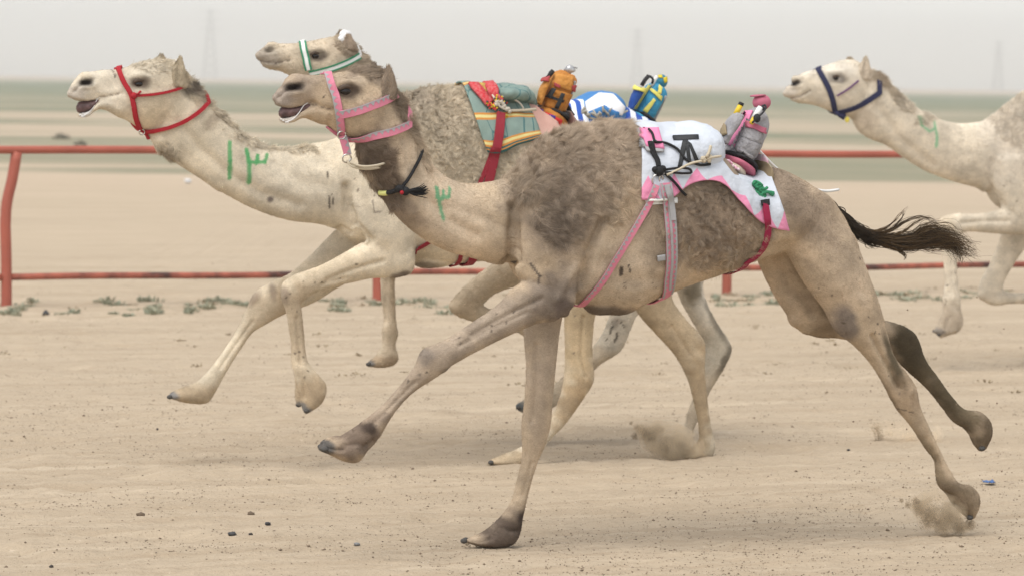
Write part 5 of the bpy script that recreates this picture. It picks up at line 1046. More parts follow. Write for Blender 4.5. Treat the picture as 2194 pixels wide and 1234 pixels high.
# ---- saddle and jockey of the white camel --------------------------------------
def carpet(name):
    m = mat(name, (.20, .27, .235), .9, noise=(16, (.16, .22, .20), .7), bump=(90, .4)); n, l = m.node_tree.nodes, m.node_tree.links; b = n['Principled BSDF']; src = b.inputs['Base Color'].links[0].from_socket
    uv = n.new('ShaderNodeUVMap'); uv.uv_map = 'cloth'; xy = n.new('ShaderNodeSeparateXYZ'); l.new(uv.outputs[0], xy.inputs[0]); r = n.new('ShaderNodeValToRGB'); cr = r.color_ramp; cr.interpolation = 'CONSTANT'
    O_, Y_, G_, T_ = (.52, .22, .05, 1), (.60, .52, .22, 1), (.20, .27, .235, 0), (.035, .105, .10, 1)
    cr.elements[0].position = 0; cr.elements[0].color = G_; cr.elements[1].position = .10; cr.elements[1].color = O_
    for p_, c_ in ((.115, Y_), (.14, O_), (.155, G_), (.50, O_), (.525, Y_), (.56, O_), (.585, G_), (.84, O_), (.865, Y_), (.905, O_), (.93, T_), (.955, O_), (.97, T_)): e = cr.elements.new(p_); e.color = c_
    l.new(xy.outputs['Y'], r.inputs[0])
    sp = n.new('ShaderNodeTexVoronoi'); sp.feature = 'DISTANCE_TO_EDGE'; sp.inputs['Scale'].default_value = 3.2; l.new(uv.outputs[0], sp.inputs['Vector']); lt = n.new('ShaderNodeMath'); lt.operation = 'LESS_THAN'; lt.inputs[1].default_value = .022; l.new(sp.outputs['Distance'], lt.inputs[0])
    m0 = n.new('ShaderNodeMix'); m0.data_type = 'RGBA'; l.new(lt.outputs[0], m0.inputs[0]); l.new(src, m0.inputs[6]); m0.inputs[7].default_value = (.07, .15, .15, 1)
    m1 = n.new('ShaderNodeMix'); m1.data_type = 'RGBA'; l.new(r.outputs['Alpha'], m1.inputs[0]); l.new(m0.outputs[2], m1.inputs[6]); l.new(r.outputs['Color'], m1.inputs[7]); l.new(m1.outputs[2], b.inputs['Base Color']); return m
def carpet_roll_mat():
    m = mat('green_carpet', (.20, .27, .235), .9, noise=(16, (.14, .20, .185), .8), bump=(60, .4)); n, l = m.node_tree.nodes, m.node_tree.links; b = n['Principled BSDF']; src = b.inputs['Base Color'].links[0].from_socket
    tc = n.new('ShaderNodeTexCoord'); sp = n.new('ShaderNodeTexVoronoi'); sp.feature = 'DISTANCE_TO_EDGE'; sp.inputs['Scale'].default_value = 9; l.new(tc.outputs['Object'], sp.inputs['Vector']); lt = n.new('ShaderNodeMath'); lt.operation = 'LESS_THAN'; lt.inputs[1].default_value = .035; l.new(sp.outputs['Distance'], lt.inputs[0])
    m0 = n.new('ShaderNodeMix'); m0.data_type = 'RGBA'; l.new(lt.outputs[0], m0.inputs[0]); l.new(src, m0.inputs[6]); m0.inputs[7].default_value = (.07, .15, .15, 1); l.new(m0.outputs[2], b.inputs['Base Color']); return m
s = empty('racing_saddle', on_pos(A, 1080, 250), 'green striped carpet saddle with red straps on the leading white camel', 'saddle', 'racing saddles')
cm = carpet('woven_carpet'); pinkp = mat('faded_pink_cloth', (.50, .29, .235), .9, bump=(14, .6), bdist=.012, noise=(8, (.56, .36, .30), .6))
ub, _, _ = blanket(A, [(1096, 208), (1120, 216), (1145, 236), (1170, 254), (1190, 268)], [(1085, 312), (1120, 306), (1150, 306), (1180, 302), (1205, 300)], .012, .006, 'under_blanket', pinkp, s, M=12, wr=.008)
bl, _, _ = blanket(A, [(992, 191), (1010, 188), (1035, 191), (1065, 198), (1095, 206), (1120, 217)], [(1042, 328), (1058, 331), (1080, 327), (1105, 314), (1130, 307), (1158, 299)], .022, .008, 'carpet', cm, s, M=20)
pd = pxband(PA, [(1030, 190, 1032, 215, .20), (1050, 184, 1052, 222, .27), (1085, 180, 1085, 224, .29), (1112, 184, 1112, 226, .22), (1128, 194, 1127, 230, .15), (1140, 208, 1139, 232, .08)], 'carpet_roll', carpet_roll_mat(), s, p=.85, soft=.014)
SA = Surf(PA, [bl, ub, pd, A.obj])
band = mat('red_bandana', (.46, .022, .032), .8, noise=(70, (.62, .30, .28), .45), bump=(60, .3))
for q in ([(1012, 185), (1022, 196), (1036, 212), (1048, 226)], [(1046, 184), (1056, 194), (1066, 206), (1074, 214)]):
    P, N = drape(SA, q, .020); (V, F), _ = ribbon(P, N, .062, .014); meshobj('red_bandana', V, F, band, s)
P, N = drape(SA, [(1030, 186), (1042, 198), (1054, 212), (1062, 222)], .018); (V, F), _ = ribbon(P, N, .040, .01); meshobj('yellow_scarf', V, F, mat('ochre_scarf', (.50, .36, .08), .85, noise=(60, (.25, .08, .03), .7)), s)
wine = mat('wine_red_strap', (.235, .016, .028), .75, bump=(260, .4))
strap(SA, [(1072, 244), (1070, 275), (1066, 305), (1057, 345), (1046, 392), (1030, 460), (1018, 520), (1012, 552)], .050, 'girth_strap', wine, s, .016, th=.006, bottom=-UPV)
strap(SA, [(1056, 318), (1047, 345), (1037, 370), (1027, 394), (1005, 470), (990, 530), (985, 553)], .024, 'girth_strap', wine, s, .012, th=.006, bottom=-UPV)
strap(A, [(985, 470), (960, 495), (925, 514), (905, 526), (889, 534)], .022, 'breast_strap', wine, s, .010, bottom=-UPV)
wr = mat('white_rope', (.52, .47, .39), .85, bump=(200, .6)); na = near_n(SA, 1080, 232) + .02
MB().add(*tube([PA.L(*p) for p in [(1040, 184, na - .16), (1052, 198, na - .05), (1060, 212, na), (1068, 226, na + .01), (1085, 236, na + .01), (1100, 238, na)]], .006, 8, 4)).build('rope', wr, s)
MB().add(*tube([PA.L(*p) for p in [(1062, 210, na), (1082, 208, na), (1102, 214, na), (1116, 224, na), (1122, 234, na)]], .0045, 8, 4)).build('rope', wr, s)
MB().add(*tube([PA.L(*p) for p in [(1095, 238, na), (1120, 237, na), (1148, 235, na - .02)]], .008, 9, 3)).build('rope_toggle', cream, s)
kn = MB()
for i in range(16): t = rng.random(); kn.add(*ball(PA.L(1056 + t * 40 + rng.normal(0, 2), 216 + t * 22 + rng.normal(0, 3), na + .008), .009 + .004 * rng.random(), 6, 8))
kn.build('rope_knot', wr, s)
for nm, cc in (('red_bead', (.55, .05, .04)), ('yellow_bead', (.70, .48, .03)), ('dark_bead', (.05, .06, .06))):
    bdm = mat(nm, cc, .5); mb = MB()
    for i in range(26):
        t = rng.random(); q = (1046 + t * 30, 222 + t * 26) if rng.random() < .6 else (1060 + t * 26, 212 + t * 8)
        mb.add(*ball(PA.L(q[0] + rng.normal(0, 3), q[1] + rng.normal(0, 3.5), na + rng.uniform(0, .012)), .0065, 5, 7))
    o = mb.build('bead_trim', bdm, s); o['kind'] = 'stuff'
mb = MB()
for i in range(10): mb.add(*tube([PA.L(1066, 240, na), PA.L(1074 + rng.normal(0, 2), 246 + rng.normal(0, 1.5), na + .012), PA.L(1080 + rng.normal(0, 4), 252 + rng.normal(0, 3), na + .01)], .004, 5, 2))
mb.build('yellow_tassel', lemon, s)
orange = mat('orange_canvas', (.46, .185, .032), .75, noise=(7, (.36, .135, .022), .8), bump=(20, 1.), bdist=.022); orange2 = mat('light_orange_canvas', (.52, .235, .05), .75, noise=(9, (.44, .18, .035), .7), bump=(20, 1.), bdist=.02); dred = mat('dull_red_patch', (.34, .055, .055), .8)
j = empty('robot_jockey', PA.L(1185, 265), 'orange robot jockey with a black number four', 'robot jockey', 'robot jockeys')
pxband(PA, [(1146, 233, 1146, 250, .14), (1158, 228, 1156, 258, .18), (1180, 236, 1174, 268, .19), (1200, 250, 1194, 276, .18), (1215, 264, 1210, 278, .13)], 'base_roll', orange, j, p=.75)
JA = Surf(PA, list(j.children)); em = [mat(nm, c_, .8) for nm, c_ in (('red_stitching', (.55, .03, .03)), ('blue_stitching', (.06, .04, .25)), ('yellow_stitching', (.65, .45, .05)), ('green_stitching', (.05, .16, .06)), ('plum_stitching', (.28, .03, .14)))]
for (px, py, a, b_, k) in ((1178, 247, 8, 3.5, 0), (1194, 258, 9, 5, 0), (1184, 250, 6, 2.5, 1), (1162, 238, 4, 3, 1), (1159, 248, 8, 2, 2), (1166, 252, 8, 1.8, 2), (1172, 246, 5, 1.6, 2), (1174, 259, 9, 2, 3), (1152, 236, 4, 3, 3), (1148, 246, 5, 6, 4), (1198, 266, 4, 3, 0)):
    flat_patch(JA, [[(px - a, py - b_ - a * .4), (px + a, py - b_ + a * .5), (px + a * .8, py + b_ + a * .5), (px - a * .8, py + b_ - a * .4)]], .008, 'embroidery', em[k], j, 3, .006)
pxband(PA, [(1158, 226, 1155, 233, .14), (1172, 229, 1170, 240, .165), (1195, 239, 1191, 250, .165), (1206, 243, 1210, 258, .15), (1211, 254, 1212, 260, .10)], 'base_band', blackc, j, p=.7)
pxband(PA, [(1153, 228, 1203, 243, .135), (1158, 212, 1211, 226, .15), (1166, 190, 1222, 203, .155), (1174, 172, 1231, 184, .15), (1181, 161, 1233, 172, .135), (1190, 155, 1226, 162, .10), (1198, 152, 1218, 157, .06)], 'torso', orange, j, p=.6, cap=.3)
pxband(PA, [(1149, 220, 1160, 226, .05), (1151, 204, 1166, 212, .065), (1157, 186, 1172, 194, .07), (1166, 170, 1180, 176, .05)], 'arm', orange2, j, off=.075, p=.75, cap=.4)
JA = Surf(PA, [o for o in j.children if o.name.startswith(('torso', 'arm'))])
flat_patch(JA, [[(1192, 160), (1228, 168), (1223, 195), (1187, 184)]], .008, 'pocket_flap', orange2, j, 7, .010)
flat_patch(JA, [[(1184, 192), (1224, 202), (1206, 243), (1168, 228)]], .006, 'pocket', orange, j, 7, .010)
flat_patch(JA, [[(1189, 178), (1200, 184), (1199, 190), (1190, 188)], [(1223, 184), (1230, 182), (1226, 196), (1222, 194)], [(1165, 172), (1177, 167), (1174, 178), (1164, 178)]], .016, 'red_patch', dred, j, 4, .006)
flat_patch(JA, [[(1185, 192), (1193, 193), (1183.5, 210), (1175, 211)], [(1175, 211), (1181.5, 206), (1207, 214), (1204, 221)], [(1200, 200.5), (1208.5, 202.5), (1195, 233.5), (1186, 230.5)]], .026, 'number_four', tp, j, 5, .003)
P, N = drape(JA, [(1231, 175), (1226, 196), (1216, 218), (1208, 240)], .004); (V, F), _ = ribbon(P, N, .012, .006); meshobj('reflective_piping', V, F, gry, j)
sil = mat('silver_tape', (.55, .55, .55), .35, metal=.6, noise=(40, (.2, .2, .2), .7)); MB().add(*tube([PA.L(1214, 156, 0), PA.L(1221, 147, 0), PA.L(1224, 141, 0)], [.022, .024, .012], 9)).add(*ball(PA.L(1226, 151, .01), (.02, .012, .014), 7, 9, PA.axes())).add(*tube([PA.L(1221, 142, 0), PA.L(1229, 145, 0), PA.L(1237, 147, 0)], .004, 6)).build('antenna', sil, j)
MB().add(*tube([PA.L(1173, 168, .05), PA.L(1181, 157, .05), PA.L(1185, 152, .05)], [.010, .014, .012], 9)).build('stick', blackc, j)
pxband(PA, [(1209, 226, 1216, 222, .03), (1217, 240, 1224, 236, .03), (1224, 250, 1231, 246, .03)], 'rear_strap', blackc, j, cap=.2)
pxband(PA, [(1208, 240, 1214, 238, .10), (1212, 262, 1228, 256, .12), (1216, 278, 1242, 270, .12)], 'rear_flap', mat('grey_felt', (.25, .235, .21), .9, noise=(14, (.38, .07, .07), .4)), j, cap=.2)

# ---- saddle and jockey of the rear camel ---------------------------------------
stripe = mat('blue_white_stripes', (.70, .72, .76), .85, bump=(20, .4), bdist=.01); n, l = stripe.node_tree.nodes, stripe.node_tree.links; uv = n.new('ShaderNodeUVMap'); uv.uv_map = 'cloth'; wv = n.new('ShaderNodeTexWave'); wv.bands_direction = 'X'; wv.inputs['Scale'].default_value = 2.2; wv.inputs['Distortion'].default_value = .5; l.new(uv.outputs[0], wv.inputs['Vector'])
r = n.new('ShaderNodeValToRGB'); r.color_ramp.interpolation = 'CONSTANT'; r.color_ramp.elements[0].color = (.025, .085, .36, 1); r.color_ramp.elements[1].color = (.70, .72, .76, 1); r.color_ramp.elements[1].position = .5; l.new(wv.outputs['Fac'], r.inputs[0]); l.new(r.outputs[0], n['Principled BSDF'].inputs['Base Color'])
blue = mat('bright_blue_cloth', (.05, .20, .46), .7, bump=(20, .4), bdist=.01, noise=(9, (.035, .15, .36), .7)); whitec = mat('white_padding', (.76, .76, .78), .8, bump=(14, .3), bdist=.01); sky_b = mat('sky_blue_roll', (.04, .26, .42), .65, bump=(26, .9), bdist=.02, noise=(12, (.025, .19, .33), .7)); lem = mat('pale_yellow_tape', (.66, .60, .14), .7); deep = mat('deep_blue_cloth', (.02, .07, .27), .75, bump=(20, .5), bdist=.01)
s = empty('racing_saddle', on_pos(C_, 1290, 255), 'blue and white striped saddle on the rearmost camel of the three', 'saddle', 'racing saddles')
bl, _, _ = blanket(C_, [(1218, 232), (1240, 228), (1270, 226), (1300, 228), (1330, 236), (1360, 250), (1390, 266)], [(1232, 305), (1255, 310), (1280, 310), (1310, 308), (1340, 306), (1370, 306), (1400, 306)], .014, .008, 'blanket', stripe, s, M=12)
hp = pxband(PC, [(1228, 236, 1232, 262, .20), (1245, 214, 1250, 270, .28), (1265, 201, 1268, 274, .32), (1290, 196, 1290, 276, .335), (1308, 200, 1306, 274, .26), (1322, 212, 1320, 270, .17), (1332, 232, 1330, 262, .09)], 'hump_pad', blue, s, p=.9, N=40)
SC = Surf(PC, [hp])
flat_patch(SC, [[(1256, 222), (1285, 203), (1290, 246), (1262, 250)], [(1285, 203), (1314, 206), (1312, 244), (1290, 246)], [(1314, 206), (1336, 232), (1330, 246), (1312, 244)]], .008, 'white_panel', whitec, hp, 8, .010)
flat_patch(SC, [[(1266, 242), (1296, 230), (1296, 262), (1268, 262)], [(1296, 230), (1324, 240), (1324, 260), (1296, 262)]], .016, 'blue_panel', blue, hp, 6, .008)
cr2 = mat('grey_rope', (.36, .34, .29), .9, bump=(160, .6)); nc = near_n(SC, 1295, 250) + .02; mb = MB()
for i in range(7):
    x = 1252 + i * 11; mb.add(*tube([PC.L(x + rng.normal(0, 4), 244 + rng.normal(0, 7), nc + rng.uniform(0, .03)) for _ in range(5)], .006, 7, 3))
mb.build('rope', cr2, s)
MB().add(*tube([PC.L(*p) for p in [(1246, 236, nc - .03), (1262, 252, nc), (1290, 256, nc), (1316, 250, nc), (1345, 238, nc - .05)]], .006, 8, 4)).build('rope', cr2, s)
j = empty('robot_jockey', PC.L(1372, 262), 'blue and yellow robot jockey seated behind the white and blue hump pad', 'robot jockey', 'robot jockeys')
pxband(PC, [(1344, 240, 1345, 250, .13), (1352, 238, 1350, 256, .16), (1372, 250, 1366, 268, .17), (1392, 263, 1386, 276, .16), (1404, 272, 1400, 280, .12)], 'base_roll', sky_b, j, p=.75)
pxband(PC, [(1356, 236, 1354, 242, .12), (1370, 239, 1367, 248, .15), (1390, 252, 1385, 261, .15), (1406, 264, 1402, 273, .12)], 'base_band', blackc, j, p=.7)
pxband(PC, [(1357, 234, 1396, 258, .125), (1363, 220, 1405, 242, .14), (1373, 203, 1418, 222, .145), (1382, 188, 1426, 204, .135), (1391, 180, 1421, 192, .11), (1399, 177, 1413, 183, .07)], 'torso', sky_b, j, p=.6, cap=.3)
pxband(PC, [(1346, 230, 1357, 234, .05), (1350, 214, 1366, 222, .06), (1355, 198, 1376, 206, .065), (1360, 188, 1381, 194, .05)], 'arm', deep, j, off=.07, p=.75, cap=.4)
JC = Surf(PC, [o for o in j.children if o.name.startswith(('torso', 'arm'))])
flat_patch(JC, [[(1392, 184), (1396, 186), (1365, 236), (1358, 233)], [(1400, 211), (1404, 216), (1386, 243), (1377, 237)], [(1393, 194), (1397, 191), (1418, 208), (1415, 217)], [(1411, 184), (1418, 190), (1416, 203), (1408, 201)]], .008, 'yellow_tape', lem, j, 5, .005)
flat_patch(JC, [[(1357, 186), (1381, 192), (1378, 199), (1356, 193)]], .012, 'yellow_flap', lem, j, 5, .010)
P, N = drape(JC, [(1426, 206), (1418, 226), (1408, 246), (1400, 262)], .004); (V, F), _ = ribbon(P, N, .012, .006); meshobj('reflective_piping', V, F, gry, j)
hd = MB().add(*ball(PC.L(1417, 175, 0), (.036, .036, .040), 12, 16, PC.axes())).build('head', mat('teal_cap', (.035, .19, .27), .6), j)
SH = Surf(PC, [hd]); flat_patch(SH, [[(1410, 163), (1418, 162), (1420, 168), (1411, 168)], [(1421, 168), (1429, 165), (1429, 176), (1423, 179)]], .003, 'yellow_panel', mat('gold_cloth', (.62, .47, .02), .6), hd, 4, .004)
MB().add(*tube([PC.L(1396, 186, .05), PC.L(1404, 170, .05), PC.L(1408, 164, .05)], .010, 8)).build('antenna', white_w, j)
MB().add(*tube([PC.L(*p) for p in [(1376, 183, .06), (1380, 172, .06), (1389, 164, .06), (1395, 166, .06), (1399, 171, .06), (1397, 180, .06)]], .007, 7, 4)).build('cable', blackc, j)
MB().add(*tube([PC.L(1375, 184, .08), PC.L(1382, 172, .08), (PC.L(1390, 163, .08))], .012, 8)).build('stick', blackc, j)
# ------------------------------------------------------------------ ground litter, scrub, dust
def lump(c, r, g, n=5, m=7, flat=.7):
    V, F = ball(np.zeros(3), 1, n, m); V = V * (1 + g.normal(0, .18, (len(V), 1))) * np.array([r * g.uniform(.8, 1.4), r * g.uniform(.7, 1.1), r * flat * g.uniform(.7, 1.1)])
    a = g.uniform(0, 6.28); R = np.array([[math.cos(a), -math.sin(a), 0], [math.sin(a), math.cos(a), 0], [0, 0, 1]]); return V @ R.T + c, F
def on_ground(px, py): p = ground_at(px, py); p[2] = relief(p[0:1], p[1:2])[0]; return p
# loose grit: tiny eight-sided clods, joined into three objects by tone
g = np.random.default_rng(21)
OC = np.array([[1, 0, 0], [-1, 0, 0], [0, 1, 0], [0, -1, 0], [0, 0, 1], [0, 0, -1]], float); OF = np.array([[0, 2, 4], [2, 1, 4], [1, 3, 4], [3, 0, 4], [2, 0, 5], [1, 2, 5], [3, 1, 5], [0, 3, 5]])
def grit(name, N, P, size, m, parent=None, squash=.62, org=None):
    S = size[:, None, None] * OC[None] * g.uniform(.6, 1.35, (N, 6, 1)); a = g.uniform(0, 6.28, N); ca, sa = np.cos(a), np.sin(a)
    X = S[..., 0] * ca[:, None] - S[..., 1] * sa[:, None]; Y = S[..., 0] * sa[:, None] + S[..., 1] * ca[:, None]
    V = np.stack([X, Y, S[..., 2] * squash], -1) + P[:, None, :]; V = V.reshape(-1, 3); F = (OF[None] + np.arange(N)[:, None, None] * 6).reshape(-1, 3)
    if org is None: org = origin_of(parent) if parent is not None else np.zeros(3)
    me = bpy.data.meshes.new(name); me.vertices.add(len(V)); me.vertices.foreach_set('co', (V - org).astype(np.float32).ravel()); me.loops.add(F.size); me.loops.foreach_set('vertex_index', F.ravel().astype(np.int32)); me.polygons.add(len(F)); me.polygons.foreach_set('loop_start', np.arange(0, F.size, 3, dtype=np.int32)); me.update(calc_edges=True); me.materials.append(m)
    o = bpy.data.objects.new(name, me); col.objects.link(o); o.location = [float(x) for x in org - (origin_of(parent) if parent is not None else 0)]; o.parent = parent; o['kind'] = 'stuff'; return o
def scatter(N, y0, y1, clump):
    y = y0 * (y1 / y0)**g.random(N * 3); x = (g.random(N * 3) - .5) * y * .31; p, q = x * tdir[0] + y * tdir[1], x * tnor[0] + y * tnor[1]
    k = vnoise(p * .9 + 5, q * 2.6) + .6 * vnoise(p * 3, q * 7 + 2) + .35; keep = g.random(N * 3) < np.clip(k * clump + (1 - clump) * .5, .03, 1); x, y = x[keep][:N], y[keep][:N]; return x, y
for nm, N, c_, s0, s1 in (('sand_clods', 22000, (.22, .168, .115), .0022, .0058), ('dark_grit', 8500, (.10, .076, .055), .0018, .0050), ('pale_grit', 3500, (.60, .52, .42), .0018, .0042)):
    x, y = scatter(N, 14.6, 31, .9); N = len(x); sz = s0 + (s1 - s0) * g.random(N)**3.2; grit(nm, N, np.stack([x, y, relief(x, y) + sz * .25], 1), sz, mat(nm, c_, .95))
x, y = scatter(1300, 14.6, 40, .8); sz = .0045 + .007 * g.random(len(x))**4; grit('earth_clods', len(x), np.stack([x, y, relief(x, y) + sz * .2], 1), sz, mat('earth_clod', (.19, .142, .098), .95))
# single stones
dst = mat('dark_stone', (.045, .038, .033), .8, bump=(60, .5)); bst = mat('slate_stone', (.045, .045, .047), .6); brn = mat('brown_clod', (.13, .095, .065), .95, bump=(50, .6))
for px, py, r, m_, lb in ((302, 1102, .026, brn, 'dark brown clod alone on the sand in the lower left'), (538, 1097, .026, brn, 'dark brown clod above two small slate stones, left of the standing foreleg'), (574, 1127, .020, bst, 'flat slate stone just below a brown clod on the sand'),
                          (497, 1149, .024, bst, 'rounded slate stone on the sand, left of a smaller one'), (537, 1149, .015, dst, 'tiny dark stone right of a rounded slate stone'), (337, 922, .016, dst, 'small black stone below the raised foot of the white camel'),
                          (98, 673, .055, bst, 'dark bluish stone among the scrub near the bent fence post'), (765, 1163, .018, mat('grey_stone', (.20, .20, .20), .8), 'small grey stone on the sand left of the planted dark forefoot'), (1818, 960, .016, bst, 'small slate stone near the dust behind the pushing hind leg'), (110, 1212, .016, dst, 'small black stone at the bottom left corner')):
    p = on_ground(px, py); V, F = lump(p + [0, 0, r * .3], r * .66, g, 7, 9); o = meshobj('stone', V, F, m_); tag(o, lb, 'stone', 'single stones on the track')
p = on_ground(2118, 1040); V, F = solid([p + [a, b_, .008 + .01 * g.random()] for b_ in np.linspace(-.05, .05, 5) for a in np.linspace(-.028, .028, 7)], grid_faces(5, 7), .003)
tag(meshobj('litter', V, F, mat('blue_plastic', (.05, .12, .30), .5)), 'blue scrap of plastic on the sand right of the pushing hind foot', 'litter')
p = ground_at(402, 394); V, F = lump(p + [0, 0, .05], .06, g, 8, 11, .7); tag(meshobj('litter', V, F, mat('white_plastic_bag', (.6, .6, .6), .5)), 'white scrap of plastic lying on the sand beyond the fence', 'litter')
# scrub
lf = mat('grey_green_leaf', (.28, .30, .22), .85, noise=(5, (.33, .30, .21), .8)); dryl = mat('dry_leaf', (.27, .215, .135), .9)
def tuft(mb, p, R, H, k):
    for i in range(k):
        a, r = g.uniform(0, 6.28), R * math.sqrt(g.random()); b0 = p + [r * math.cos(a), r * math.sin(a), 0]; h = H * (1 - .55 * r / R) * g.uniform(.5, 1.2); d = np.array([math.cos(a), math.sin(a), 0]) * h * g.uniform(.2, .9); w_ = .004 + .007 * g.random(); t_ = np.array([-math.sin(a), math.cos(a), 0]) * w_
        mb.add([b0 - t_ * .5, b0 + t_ * .5, b0 + d * .6 + t_ + [0, 0, h * .7], b0 + d + [0, 0, h], b0 + d * .6 - t_ + [0, 0, h * .7]], [(0, 1, 2, 3, 4)])
gr, dr = MB(), MB()
spots_px = [(10, 668, 60), (35, 674, 40), (215, 652, 50), (270, 656, 46), (318, 650, 60), (325, 664, 60), (340, 672, 50), (240, 674, 30), (275, 678, 30), (150, 672, 60), (440, 656, 60), (460, 650, 40), (490, 650, 50), (400, 672, 30), (700, 655, 70), (722, 664, 60), (746, 656, 60), (790, 655, 40), (870, 655, 50), (915, 650, 70), (935, 660, 80), (950, 670, 50), (1545, 640, 60), (1570, 652, 70), (1620, 640, 60), (1640, 652, 60), (1660, 632, 50), (1680, 646, 60), (1890, 632, 60), (1940, 632, 90), (1960, 640, 80), (1990, 640, 80), (2080, 636, 60), (2170, 632, 50), (60, 660, 50), (400, 660, 40), (520, 655, 40)]
for px, py, wd in spots_px:
    for _ in range(3):
        p = on_ground(px + g.normal(0, wd * .25), py + g.normal(0, 2.5)); tuft(gr, p, wd / 560 * g.uniform(.4, 1), .055 * g.uniform(.5, 1.4), 34)
for _ in range(150):
    s_ = g.uniform(-2 * fl, 4 * fl); q = fa + fd * s_ + fn * g.normal(.25, .5); p = np.array([q[0], q[1], relief(q[0:1], q[1:2])[0]]); tuft(dr if g.random() < .4 else gr, p, g.uniform(.04, .14), g.uniform(.02, .05), 18)
for _ in range(90):
    y = g.uniform(24, 31); x = g.uniform(-.17, .17) * y; p = np.array([x, y, relief(np.array([x]), np.array([y]))[0]]); tuft(dr, p, g.uniform(.03, .10), g.uniform(.012, .03), 10)
gr.build('green_scrub', lf, None, False, org=np.zeros(3))['kind'] = 'stuff'; dr.build('dry_scrub', dryl, None, False, org=np.zeros(3))['kind'] = 'stuff'
bush_m = mat('bush_leaf', (.21, .19, .14), .9)
for px, py, r, lb in ((132, 299, .24, 'small dark bush beyond the fence at the left edge'), (172, 312, .16, 'smaller dark bush beyond the fence, right of another bush')):
    p = ground_at(px, py); b_ = MB()
    for i in range(420):
        d = g.normal(0, 1, 3); d /= np.linalg.norm(d); d[2] = abs(d[2]); c0 = p + d * r * g.uniform(.5, 1) * [1.3, 1, .7]; e = g.normal(0, .03, (3, 3)); b_.add(c0 + e, [(0, 1, 2)])
    t = empty('dry_bush', p, lb, 'bush', 'bushes beyond the fence'); b_.build('foliage', bush_m, t, False); MB().add(*tube([p, p + [0.02, 0, r * .5]], .03, 6)).build('stem', dryl, t)
# dust kicked up by the feet
def dust_mat(name, dens, scale):
    m = bpy.data.materials.new(name); m.use_nodes = True; n, l = m.node_tree.nodes, m.node_tree.links; n.remove(n['Principled BSDF']); pv = n.new('ShaderNodeVolumePrincipled'); pv.inputs['Color'].default_value = (.96, .80, .59, 1); pv.inputs['Anisotropy'].default_value = .1
    tc = n.new('ShaderNodeTexCoord'); no = n.new('ShaderNodeTexNoise'); no.inputs['Scale'].default_value = scale; no.inputs['Detail'].default_value = 5; no.inputs['Roughness'].default_value = .65
    mr = n.new('ShaderNodeMapRange'); mr.inputs[1].default_value = .40; mr.inputs[2].default_value = .70; mr.inputs[3].default_value = 0; mr.inputs[4].default_value = dens; l.new(tc.outputs['Object'], no.inputs['Vector']); l.new(no.outputs['Fac'], mr.inputs[0]); l.new(mr.outputs[0], pv.inputs['Density']); l.new(pv.outputs[0], n['Material Output'].inputs['Volume']); m.cycles.volume_step_rate = .6 if hasattr(m, 'cycles') else 1; return m
gdust = mat('flying_sand', (.47, .38, .27), .95); gdark = mat('flying_earth', (.24, .18, .125), .95)
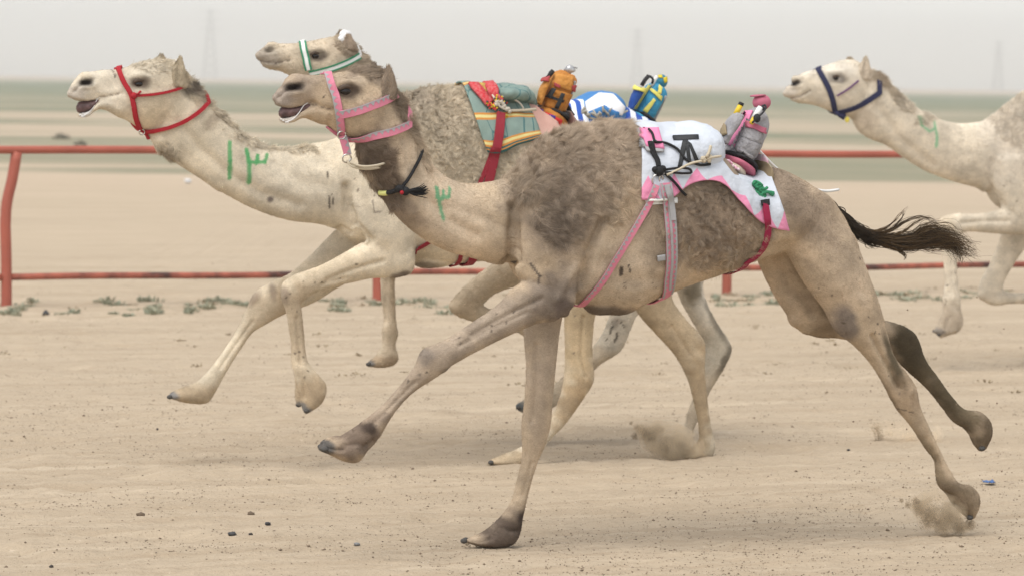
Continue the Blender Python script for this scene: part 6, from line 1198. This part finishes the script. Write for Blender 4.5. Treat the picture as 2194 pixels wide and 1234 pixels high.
def dust(pl, off, lobes, dens, N, scale=9, spread=1., name='dust_cloud'):
    """lobes: (px,py,radius px,weight,tone)"""
    k = np.linalg.norm(pl.L(1000, 900) - pl.L(1001, 900)); P, S, T = [], [], []
    W = np.array([q[3] for q in lobes], float); W /= W.sum()
    o = None
    for sc_, dn in ((1.5, .10), (1.0, .22), (.6, .5)):                     # thin outer veil, body and dense heart of the plume
        mb = MB()
        for x, y, r, w_, t in lobes: mb.add(*ball(pl.L(x, y - (sc_ - 1) * r * .5, off), np.array([r * k, r * k * 1.3, r * k * .85]) * sc_, 8, 12, pl.axes()))
        V, F = mb.out(); me2, V2, E2 = remesh(V, F, .02, 5); V2[:, 2] = np.maximum(V2[:, 2], -.015 - .004 * sc_); fc = [tuple(p.vertices) for p in me2.polygons]; bpy.data.meshes.remove(me2)
        q = meshobj(name if o is None else 'dust_veil', V2, fc, dust_mat(name, dens * dn, scale), o); q['kind'] = 'stuff'; o = o or q
    idx = g.choice(len(lobes), N, p=W); L_ = np.array([pl.L(*lobes[i][:2], off) for i in range(len(lobes))]); R = np.array([q[2] * k for q in lobes]) * spread
    d = g.normal(0, 1, (N, 3)); d /= np.linalg.norm(d, axis=1)[:, None]; X = L_[idx] + d * (R[idx] * g.random(N)**.55 * 1.08)[:, None]; X = X[X[:, 2] > 0]; tone = g.random(len(X)) < .08
    for s_, nm, m_ in ((~tone, 'flying_sand', gdust), (tone, 'flying_earth', gdark)):
        Q = X[s_]; sz = .0008 + .0026 * g.random(len(Q))**4; grit(nm, len(Q), Q, sz, m_, o, .9)
    return o
dust(PA, -.13, [(1352, 905, 5, .5, 0), (1364, 915, 8, 1, 0), (1378, 920, 14, 2.5, 0), (1392, 930, 19, 4, 0), (1404, 950, 24, 6, 0), (1425, 966, 24, 6, 0), (1452, 974, 19, 5, 0), (1480, 978, 15, 4, 0), (1505, 980, 13, 4, 0), (1410, 920, 16, .8, 0), (1440, 940, 26, .9, 0), (1475, 955, 24, .7, 0)], 230, 9000)
dust(PC, -.13, [(1362, 934, 10, 2, 0), (1380, 938, 9, 2, 0), (1440, 938, 22, .5, 0)], 110, 1800)
dust(PB, .13, [(1932, 1072, 5, .5, 0), (1946, 1080, 8, 1, 0), (1962, 1072, 9, 1.5, 0), (1974, 1090, 18, 4, 0), (1995, 1108, 20, 5, 0), (2022, 1117, 19, 5, 0), (2050, 1121, 16, 4, 0), (2078, 1124, 12, 3, 0), (2000, 1080, 24, .8, 0), (2035, 1095, 26, .8, 0), (1985, 1122, 16, 2, 0), (2020, 1132, 18, 2, 0), (2055, 1134, 16, 2, 0)], 190, 9000)
dust(PC, .1, [(1878, 918, 13, 4, 0), (1884, 936, 12, 4, 0), (1906, 928, 20, 1, 0), (1945, 930, 24, .4, 0), (1990, 935, 22, .3, 0)], 40, 1800)
dust(PA, .15, [(1052, 992, 8, 2, 0), (1075, 996, 9, 2, 0), (1100, 1000, 9, 2, 0)], 110, 1000)
dust(PB, -.13, [(1000, 1164, 8, 2, 0), (1025, 1172, 9, 1.5, 0), (1055, 1176, 8, 1, 0)], 10, 500)
X = np.array([PB.L(1900 + g.uniform(-80, 260), 760 + g.uniform(-160, 300), g.uniform(-.3, .3)) for _ in range(46)]); grit('flying_specks', len(X), X, .0025 + .004 * g.random(len(X))**2, gdark, None, .9)
